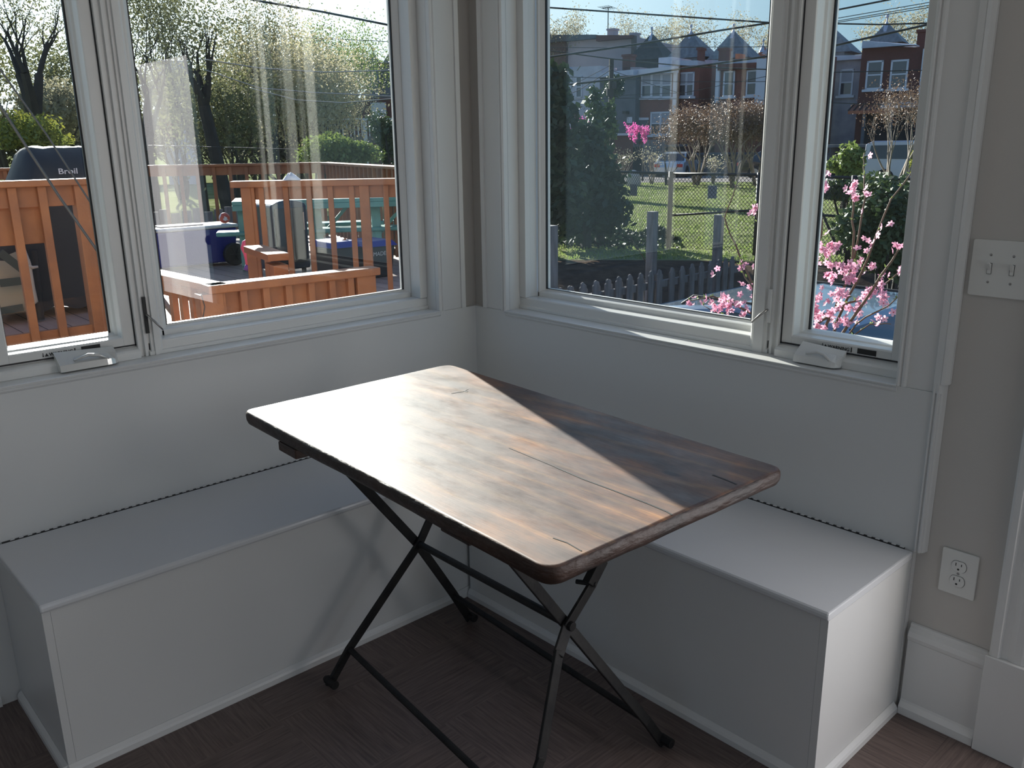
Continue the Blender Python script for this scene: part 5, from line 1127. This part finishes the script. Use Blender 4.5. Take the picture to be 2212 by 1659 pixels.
# brick house with triple window
h = house('red brick house with triple upper window and white sloping eave', 1374, 1462, 151, M['brick'], 0, 8, 146)
for x0, x1 in ((1386, 1408), (1408.5, 1429), (1429.5, 1451)): hwin(h, x0, 158, x1, 210, blind=True)
hwin(h, 1406, 242, 1448, 291, cols=2, blind=True); hpart(h, 'door', M['siding'], 1381, 258, 1400, 305, -.04, .02); hpart(h, 'door_frame', M['win_white'], 1379, 254, 1402, 259, -.08, .02)
hpart(h, 'eave', M['win_white'], 1373, 152, 1464, 157, -.45, .1, y0b=144); hpart(h, 'downspout', M['win_white'], 1457, 152, 1461, 245, -.15, 0)
turret(h, 1408, 62, 1366, 1445, 133, M['slate_dk'], 11); chimney(h, 1345, 118, 1362, 136, 3)
hpart(h, 'roof_parapet', M['metal_roof'], 1418, 124, 1447, 146, .3, 3, y0b=122)
# second brick house
h = house('red brick house with single paired window left of the dark passage', 1462, 1512, 140, M['brick'], .6, 8, 140)
hwin(h, 1467, 157, 1499, 208, cols=2, blind=True); hpart(h, 'roof_parapet', M['metal_roof'], 1440, 131, 1510, 141, -.2, 1); turret(h, 1493, 57, 1450, 1538, 130, M['slate'], 10)
chimney(h, 1507, 103, 1512, 140, 2)
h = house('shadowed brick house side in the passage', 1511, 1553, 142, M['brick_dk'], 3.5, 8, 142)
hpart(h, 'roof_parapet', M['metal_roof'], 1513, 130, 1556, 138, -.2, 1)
# third brick house with arched windows
h = house('red brick house with two tall windows and white downspout', 1552, 1700, 137, M['brick'], -.6, 8, 131)
hwin(h, 1564, 154, 1586, 208); hwin(h, 1614, 152, 1638, 206); hpart(h, 'downspout', M['win_white'], 1550, 140, 1554, 222, -.2, 0)
hpart(h, 'cornice', M['brick_dk'], 1554, 139, 1650, 147, -.25, .05, y0b=135); hpart(h, 'roof_parapet', M['metal_roof'], 1553, 133, 1647, 138, -.1, 2, y0b=127)
turret(h, 1585, 55, 1538, 1629, 131, M['slate'], 10); chimney(h, 1553, 104, 1568, 135, 1.2); hpart(h, 'roof_vent', M['copper'], 1574, 113, 1584, 124, 1, 1.8)
hpart(h, 'white_bay', M['win_white'], 1642, 128, 1700, 225, -.5, 0)
turret(h, 1649, 88, 1638, 1664, 121, M['copper'], 18)
turret(h, 1672, 80, 1650, 1700, 118, M['stucco_p'], 14, finial=False)
# pale stucco house right
h = house('pale stained stucco house at the left of the casement view', 1700, 1863, 128, M['stucco_p'], 0, 8, 122)
hwin(h, 1816, 150, 1841, 206, blind=True); turret(h, 1790, 38, 1740, 1848, 120, M['slate'], 8)
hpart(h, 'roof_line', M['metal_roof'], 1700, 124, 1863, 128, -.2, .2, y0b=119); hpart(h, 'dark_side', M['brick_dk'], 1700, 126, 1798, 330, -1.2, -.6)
# dark brick house
h = house('dark brick house with orange ribbed porch roof', 1863, 2100, 99, M['brick_dk'], -.8, 9, 105)
hwin(h, 1874, 132, 1904, 192); hwin(h, 1926, 130, 1958, 191); hpart(h, 'roof_parapet', M['metal_roof'], 1866, 89, 1982, 97, -.3, .5, y0b=99)
turret(h, 1917, 36, 1877, 1955, 97, M['slate'], 6); chimney(h, 1983, 64, 2004, 108, 1.5)
hpart(h, 'downspout', M['win_white'], 1996, 106, 2000, 215, -.2, 0)
off = h['off']; sa, za = hp(1845, 226, off); sb, zb = hp(1925, 226, off); sc, zc = hp(1832, 240, off - 2.2); sd2, zd2 = hp(1918, 238, off - 2.2); se, _ = hp(2000, 228, off)
P = lambda s_, d_, z_: tuple(HP[0] + HU * s_ + HN * d_ + Vector((0, 0, z_)))
mb = MB(); mb.add([P(sa, off, za), P(sb, off, za), P(sd2, off - 2.2, zc), P(sc, off - 2.2, zc), P(sa, off, za - .15), P(sb, off, za - .15), P(sd2, off - 2.2, zc - .15), P(sc, off - 2.2, zc - .15)], [(0, 1, 2, 3), (4, 7, 6, 5), (0, 4, 5, 1), (1, 5, 6, 2), (2, 6, 7, 3), (3, 7, 4, 0)])
pr = mb.build('porch_roof', M['copper'], h); mb = MB()
for k in range(8):
    f = k / 7; mb.bar(P(sa + (sb - sa) * f, off, za + .03), P(sc + (sd2 - sc) * f, off - 2.2, zc + .03), .05, .05)
mb.build('roof_ribs', M['slate_dk'], pr)
mb = MB(); hbox(mb, sb, se, off - 2.2, off, za - .3, za - .05); mb.build('porch_roof', M['stucco_p'], h)
for x in (1866, 1925): s_, _ = hp(x, 260, off - 2.1); mb = MB(); hbox(mb, s_ - .07, s_ + .07, off - 2.15, off - 2.0, GZ, zc - .1); mb.build('porch_post', M['siding'], h)
mb = MB(); hbox(mb, sc + .3, se, off - .1, off - .02, GZ, zc - .1); mb.build('porch_shade_panel', M['mesh_dk'], h)  # near-black panel paints the shade under the porch roof
# garages and yard walls in front of the houses
def shed(label, x0, x1, ytop, dist, m, depth, roofm, name='garage', ytop2=None):
    a, b_ = atd(x0, ytop, dist), atd(x1, ytop, dist); pl = vplane(a, b_); n = pl[2] if pl[2].dot(pl[0] - CAM) > 0 else -pl[2]; T = Matrix((pl[1], n, Vector((0, 0, 1)))).transposed()
    c = (a + b_) / 2 + n * depth / 2; z0 = groundz(dist); t = thing(name, label, 'building', (c.x, c.y, z0)); mb = MB(); mb.obox((c.x, c.y, (z0 + a.z) / 2), pl[3] / 2, depth / 2, (a.z - z0) / 2, T); mb.build('walls', m, t)
    mb = MB(); mb.obox((c.x, c.y, a.z + .05), pl[3] / 2 + .2, depth / 2 + .2, .06, T); mb.build('roof', roofm, t); return t
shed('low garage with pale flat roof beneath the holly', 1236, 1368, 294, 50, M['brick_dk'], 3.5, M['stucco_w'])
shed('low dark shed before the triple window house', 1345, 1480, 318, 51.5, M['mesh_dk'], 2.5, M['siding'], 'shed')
shed('dark yard wall behind the silver car', 1480, 1660, 335, 50, M['siding'], .3, M['siding'], 'yard_wall')
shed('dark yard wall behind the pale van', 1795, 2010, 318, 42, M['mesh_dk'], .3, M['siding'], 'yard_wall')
# board fence in front of the brick house
a, b_ = atd(1392, 303, 48), atd(1436, 303, 48); pl = vplane(a, b_); t = thing('board_fence', 'grey board fence behind the redbud', 'fence', (a.x, a.y, -.28))
k = 0; s_ = 0
while s_ < pl[3]:
    mb = MB(); mb.obox(pl[0] + pl[1] * s_ + Vector((0, 0, (a.z - .3) / 2 + .01 * (k % 3))), .085, .02, (a.z + .3) / 2, Matrix((pl[1], pl[2], Vector((0, 0, 1)))).transposed()); mb.build('board', M['old_wood'], t); s_ += .2; k += 1
# hedge-like ivy clump by the pole
blob_bush('ivy_clump', 'ivy clump hanging on the utility pole wires', 'ivy', tuple(atd(1325, 190, 44)), (.9, .9, .8), M['leaf_dark'], 900, .09, 88)
# utility pole with transformer bits and antenna
def pole(label, px, ytop, dist, r=.11):
    p = atd(px, ytop, dist); z0 = groundz(dist); t = thing('utility_pole', label, 'utility pole', (p.x, p.y, z0)); mb = MB(); mb.tube([(p.x, p.y, z0 - .1), (p.x, p.y, p.z)], [r * 1.2, r], 10); mb.build('pole', M['bark'], t); return t, p
t, p = pole('grey wooden utility pole in front of the slate house', 1321, 128, 43)
mb = MB()
for q in ((-.15, 1.3), (.2, 1.0)): mb.tube([p + Vector((q[0], 0, -q[1] - .3)), p + Vector((q[0], 0, -q[1]))], .10, 8)
mb.build('splice_box', M['galv'], t)
p = atd(1313, 80, 74); z1 = atd(1313, 16, 74).z; t = thing('tv_antenna', 'thin rooftop television antenna against the sky', 'antenna', (p.x, p.y, p.z - .5))
mb = MB(); mb.tube([(p.x, p.y, p.z - .6), (p.x, p.y, z1)], .035, 6); mb.build('mast', M['galv'], t)
mb = MB(); A = atd(1301, 18, 74); B = atd(1323, 15, 74); mb.tube([A, B], .03, 5)
for f in (.0, .2, .4, .6, .8, 1): q = A.lerp(B, f); mb.tube([q + Vector((-.25, -.3, .12)), q + Vector((.25, .3, -.12))], .018, 4)
mb.build('elements', M['galv'], t)
# ---------------------------------------------------------------- wires
def wire(label, pts, dist, r, sag=.0, d1=None):
    n = len(pts); P_ = [atd(x, y, dist + ((d1 or dist) - dist) * i / max(n - 1, 1)) for i, (x, y) in enumerate(pts)]; q = []
    for a, b_ in zip(P_[:-1], P_[1:]):
        for k in range(6): f = k / 6; q.append(a.lerp(b_, f) - Vector((0, 0, sag * 4 * f * (1 - f))))
    q.append(P_[-1]); mb = MB(); mb.tube(q, r, 5); return tag(mb.build('overhead_cable', M['steel'] if 'silvery' in label or 'sagging lowest' in label else M['wire'], smooth=True), label, 'cable', 'overhead cables outside')
wire('thick black cable running high across the right picture window sky', [(1020, 6), (1182, 16), (1665, 49), (1720, 52)], 24, .022)
wire('thick black cable rising from the white house to the upper right of the picture window', [(1020, 136), (1182, 124), (1400, 92), (1560, 65), (1665, 49), (1720, 38)], 24, .026)
wire('thick black cable crossing in front of the brick houses and rising right', [(1020, 196), (1182, 188), (1340, 170), (1480, 147), (1660, 121), (1760, 108), (1900, 76), (2010, 52)], 23, .026)
wire('cable sloping down right from the mauve wall past the utility pole', [(1060, 98), (1182, 109), (1321, 127), (1430, 138), (1510, 145), (1660, 150)], 30, .02)
wire('thin level cable across the mauve wall', [(1060, 102), (1300, 103), (1665, 101)], 34, .012)
wire('thin cable below the eaves of the brick houses', [(1060, 160), (1330, 170), (1470, 177), (1665, 176)], 34, .011)
wire('thin cable at window sill height of the brick houses', [(1300, 208), (1480, 200), (1660, 164)], 34, .010)
wire('thin cable low across the brick house fronts', [(1100, 222), (1350, 212), (1530, 214), (1680, 217)], 33, .011)
wire('cable fanning down from the utility pole to the lower left', [(1321, 150), (1250, 195), (1190, 220), (1090, 262)], 36, .014)
wire('second cable fanning left from the utility pole', [(1321, 140), (1240, 182), (1090, 206)], 36, .011)
wire('short cable from the pole toward the brick triple window', [(1321, 152), (1400, 180), (1480, 205)], 40, .012)
wire('uppermost cable in the right casement sky', [(1740, 34), (1800, 23), (1918, 0), (1980, -14)], 22, .02)
wire('second cable in the right casement sky', [(1740, 50), (1800, 41), (2020, 3)], 24, .009)
wire('third cable in the right casement sky, just under the second', [(1740, 56), (1800, 47), (2020, 9)], 24, .009)
wire('fourth thin cable in the right casement sky', [(1740, 58), (1800, 50), (2020, 14)], 24, .009)
wire('level cable touching the dark turret tip in the casement', [(1740, 52), (1800, 51), (1900, 53), (2008, 50)], 23, .018)
wire('level cable crossing the casement house windows', [(1700, 154), (1810, 156), (1900, 154), (2020, 151)], 26, .012)
wire('level cable below the casement house windows', [(1700, 223), (1800, 222), (1900, 226), (2010, 226)], 26, .010)
wire('thick black cable sloping down across the left picture window sky', [(430, -25), (560, 2), (700, 26), (840, 54), (980, 88)], 20, .024)
wire('thin cable under the thick one in the left window sky', [(500, 70), (640, 80), (840, 90), (960, 95)], 30, .010)
wire('sunlit silvery cable across the yellow trees', [(440, 128), (560, 147), (700, 156), (840, 152), (960, 148)], 14, .009)
wire('lower silvery cable sagging over the thicket', [(440, 150), (560, 190), (680, 200), (850, 208), (960, 210)], 15, .010)
wire('cable sagging lowest before the white porch', [(540, 190), (640, 216), (740, 222), (860, 212), (960, 200)], 15, .009)
wire('thin fence wire seen just above the far deck railing', [(320, 314), (560, 320), (700, 325), (860, 330)], 16, .007)
wire('black cable slanting down across the grill in the left casement', [(-60, 135), (0, 228), (60, 322), (130, 428), (212, 545), (260, 610)], 4.2, .006)
wire('grey cable slanting across the left casement above the black one', [(-40, 90), (0, 150), (100, 290), (200, 445), (250, 520)], 4.6, .0045)
# ================================================================ TREES
rnd = random.Random(1)
bg_trees = [(1222, 26, 78, 'broad pale budding tree above the brown brick building', 2.4), (1180, 52, 76, 'smaller pale tree at the left edge of the right window sky', 1.5), (1345, 50, 84, 'sparse pale trees behind the roof antenna', 1.6), (1432, 52, 82, 'pale budding tree between the two left turrets', 1.8), (1470, 58, 84, 'thin pale tree beside the second turret', 1.2), (1535, 42, 80, 'tall pale budding tree between the grey turrets', 2.2), (1640, 70, 82, 'bare pale tree right of the third turret', 1.7), (1890, 46, 72, 'yellowish budding tree left of the dark turret', 1.9), (1968, 44, 74, 'yellowish budding tree right of the dark turret', 2.0)]
for i, (px, ty, d, lab, w) in enumerate(bg_trees):
    b = atd(px, 300, d); b.z = -.42; h = atd(px, ty, d).z - b.z
    tree('background_tree', lab, 'tree', b, h, .16, 100 + i, M['leaf_pale'], 2100, .075, 'trees behind the row houses', depth=4, barkm=M['bark_pale'], trunk=.38, spread=.5, lspread=.35, up=.1)
def btree(name, label, px, ty, d, r, seed, lm, nl, ls, **k):
    b = atd(px, 330, d); b.z = gd(b); h = atd(px, ty, d).z - b.z; return tree(name, label, 'tree', b, h, r, seed, lm, nl, ls, **k)
btree('tall_tree', 'large leaning tree with heavy dark limbs in the left casement', 88, -60, 21, .20, 201, M['leaf_olive'], 1500, .030, trunk=.42, depth=5, lspread=.3, kids=(2, 3))
btree('tall_tree', 'dark straight trunk with broken top left of the yellow thicket', 490, 45, 17.5, .13, 202, M['leaf_olive'], 1500, .030, trunk=.62, depth=4, lean=(-.09, -.11), lspread=.35)
btree('tall_tree', 'twiggy dark tree behind the mullion in the left picture window', 322, -70, 20, .10, 203, M['leaf_olive'], 4200, .030, trunk=.3, depth=5, spread=.7, lspread=.4)
btree('tall_tree', 'slim forked tree with new leaves beside the dark straight trunk', 432, -30, 23, .09, 204, M['leaf_olive'], 4200, .030, trunk=.25, depth=5, spread=.6, lspread=.4)
btree('tall_tree', 'upright twiggy tree reaching over the thicket', 520, 5, 26, .08, 205, M['leaf_olive'], 3200, .030, trunk=.3, depth=5, spread=.5, lspread=.35)
cream = [(590, 96, 27, 206, M['leaf_cream'], 'cream budding tree in the middle of the thicket'), (665, 84, 30, 207, M['leaf_cream'], 'largest cream blossoming tree in the left window'), (715, 78, 36, 208, M['leaf_green'], 'light green feathery tree behind the cream one'), (620, 150, 24, 209, M['leaf_cream'], 'low cream budding tree above the far railing'), (770, 100, 40, 210, M['leaf_green'], 'yellow-green tree beside the distant dark house'), (540, 140, 28, 211, M['leaf_olive'], 'olive tree behind the slim trunks'), (385, 160, 30, 212, M['leaf_olive'], 'olive tree before the white building'), (500, 190, 22, 213, M['leaf_olive'], 'dense olive undergrowth tree near the lawn'), (700, 180, 26, 214, M['leaf_cream'], 'brownish budding tree before the white porch')]
for px, ty, d, sd_, lm, lab in cream: btree('thicket_tree', lab, px, ty, d, .08, sd_, lm, 6500, .045, trunk=.15, depth=5, spread=.62, stems=3, lspread=.4, group=None)
btree('thicket_tree', 'grey-green tree at the far left of the casement', 10, 90, 26, .12, 215, M['leaf_olive'], 5000, .05, trunk=.2, depth=5, spread=.65, stems=2, lspread=.4)
btree('thicket_tree', 'hazy tree between casement trunk and frame', 150, 120, 30, .10, 216, M['leaf_olive'], 5000, .05, trunk=.2, depth=5, spread=.65, stems=3, lspread=.4)
blob_bush('forsythia', 'yellow flowering bush behind the covered grill', 'bush', tuple(atd(62, 292, 17)), (1.1, .8, .42), M['leaf_yellow'], 5200, .035, 301)
blob_bush('brush_pile', 'grey brown brush mass behind the casement trunk', 'bush', tuple(atd(120, 250, 24)), (2.4, 1.2, 1.0), M['leaf_pale'], 6000, .05, 302)
blob_bush('evergreen_bush', 'bright green rounded bush above the far railing corner', 'bush', tuple(atd(735, 334, 15)), (1.0, .7, .42), M['leaf_green'], 6500, .035, 303)
blob_bush('evergreen_bush', 'dark bush at the right edge of the left picture window', 'bush', tuple(atd(845, 300, 15.5)), (.5, .5, .62), M['leaf_holly'], 4200, .035, 304)
for i, (px, py, d, w, h, lab) in enumerate(((560, 300, 52, 8, 2.1, 'long dark thicket line beyond the far lawn behind the slim trunks'), (395, 300, 50, 6, 1.8, 'dark scrub in front of the white building'), (690, 298, 48, 6, 2.0, 'dark scrub beneath the cream blossoming trees'), (120, 300, 45, 7, 2.0, 'dark scrub beyond the covered grill'), (820, 290, 42, 4, 2.0, 'dark scrub beneath the white porch'))):
    c = atd(px, py, d); blob_bush('scrub_thicket', lab, 'bush', tuple(c), (w * .6, w, h), leafmat('scrub_%d' % i, (.035, .04, .02), (.10, .095, .05)), 9000, .11, 400 + i)
# board fence behind the far railing
a, b_ = atd(300, 408, 14), atd(700, 410, 14.5); pl = vplane(a, b_); t = thing('board_fence', 'old grey garden fence behind the far deck railing', 'fence', (a.x, a.y, -.1)); s_ = 0; k = 0
while s_ < pl[3]:
    mb = MB(); hh = .62 + .03 * ((k * 7) % 3); mb.obox(pl[0] + pl[1] * s_ + Vector((0, 0, hh / 2 - .1)), .065, .012, hh / 2, Matrix((pl[1], pl[2], Vector((0, 0, 1)))).transposed()); mb.build('board', M['old_wood'], t); s_ += .155; k += 1
# buildings far behind on the left
def fbuild(name, label, x0, x1, y0, dist, m, depth=6.0, parts=()):
    a, b_ = atd(x0, y0, dist), atd(x1, y0, dist); pl = vplane(a, b_); n = pl[2] if pl[2].dot(pl[0] - CAM) > 0 else -pl[2]; T = Matrix((pl[1], n, Vector((0, 0, 1)))).transposed(); z0 = groundz(dist)
    c = (a + b_) / 2 + n * depth / 2; t = thing(name, label, 'building', (c.x, c.y, z0)); mb = MB(); mb.obox((c.x, c.y, (z0 + a.z) / 2), pl[3] / 2, depth / 2, (a.z - z0) / 2, T); mb.build('walls', m, t)
    for nm, pm, xa, ya, xb, yb, dd in parts:
        s0, z1 = onp(pl, xa, ya); s1, z2 = onp(pl, xb, yb); mb = MB(); mb.obox(pl[0] + pl[1] * (s0 + s1) / 2 - n * dd + Vector((0, 0, (z1 + z2) / 2)), abs(s1 - s0) / 2, .06, abs(z1 - z2) / 2, T); mb.build(nm, pm, t)
    return t, pl, n, T
fbuild('white_building', 'white rendered building glimpsed between the tree trunks', 335, 402, 130, 46, M['stucco_w'], 5, [('wall_panel', M['brick'], 350, 235, 392, 300, .1), ('window', M['win_glass'], 352, 150, 368, 178, .08), ('window', M['win_glass'], 376, 150, 390, 178, .08)])
t, pl, n, T = fbuild('distant_house', 'distant dark blue gabled houses at the right edge of the left window', 785, 870, 135, 75, M['siding'], 6, [('window', M['win_glass'], 812, 160, 822, 178, .1), ('window', M['win_glass'], 840, 158, 850, 176, .1)])
for (xa, ya, xl, xr) in ((770, 105, 752, 790), (806, 112, 788, 824), (842, 112, 826, 858)):
    s0, zb = onp(pl, xl, 137); s1, _ = onp(pl, xr, 137); sa, za = onp(pl, xa, ya); mb = MB(); Q = lambda s_, d_, z_: tuple(pl[0] + pl[1] * s_ + n * d_ + Vector((0, 0, z_))); mb.add([Q(s0, -.3, zb), Q(s1, -.3, zb), Q(sa, -.3, za), Q(s0, 6, zb), Q(s1, 6, zb), Q(sa, 6, za)], [(0, 1, 2), (3, 5, 4), (0, 3, 4, 1), (1, 4, 5, 2), (2, 5, 3, 0)]); mb.build('gable_roof', M['slate'], t)
fbuild('brick_house', 'brick house behind the white porch railing on the left', 735, 905, 212, 40, M['brick_dk'], 4, [('window', M['win_white'], 800, 222, 835, 252, .1)])
# white porch with balusters
a, b_ = atd(695, 258, 33), atd(905, 262, 33); pl = vplane(a, b_); n = pl[2] if pl[2].dot(pl[0] - CAM) > 0 else -pl[2]; T = Matrix((pl[1], n, Vector((0, 0, 1)))).transposed(); zd_ = atd(760, 295, 33).z
pz = thing('porch', 'raised white-railed porch behind the trees in the left window', 'porch', (a.x, a.y, -.1))
mb = MB(); mb.obox(pl[0] + pl[1] * pl[3] / 2 + n * 1 + Vector((0, 0, zd_ - .12)), pl[3] / 2, 1.0, .12, T); mb.build('porch_floor', M['old_wood'], pz)
mb = MB(); mb.obox(pl[0] + pl[1] * pl[3] / 2 + Vector((0, 0, a.z)), pl[3] / 2, .04, .03, T); mb.build('handrail', M['win_white'], pz)
s_ = .05
while s_ < pl[3]: mb = MB(); mb.obox(pl[0] + pl[1] * s_ + Vector((0, 0, (a.z + zd_) / 2)), .022, .022, (a.z - zd_) / 2, T); mb.build('baluster', M['win_white'], pz); s_ += .135
for x in (788, 700): s_, _ = onp(pl, x, 270); mb = MB(); mb.obox(pl[0] + pl[1] * s_ + Vector((0, 0, (a.z - .2) / 2)), .07, .07, (a.z + .2) / 2, T); mb.build('porch_post', M['win_white'], pz)

for o in bpy.data.objects:
    if 'off' in o: del o['off']
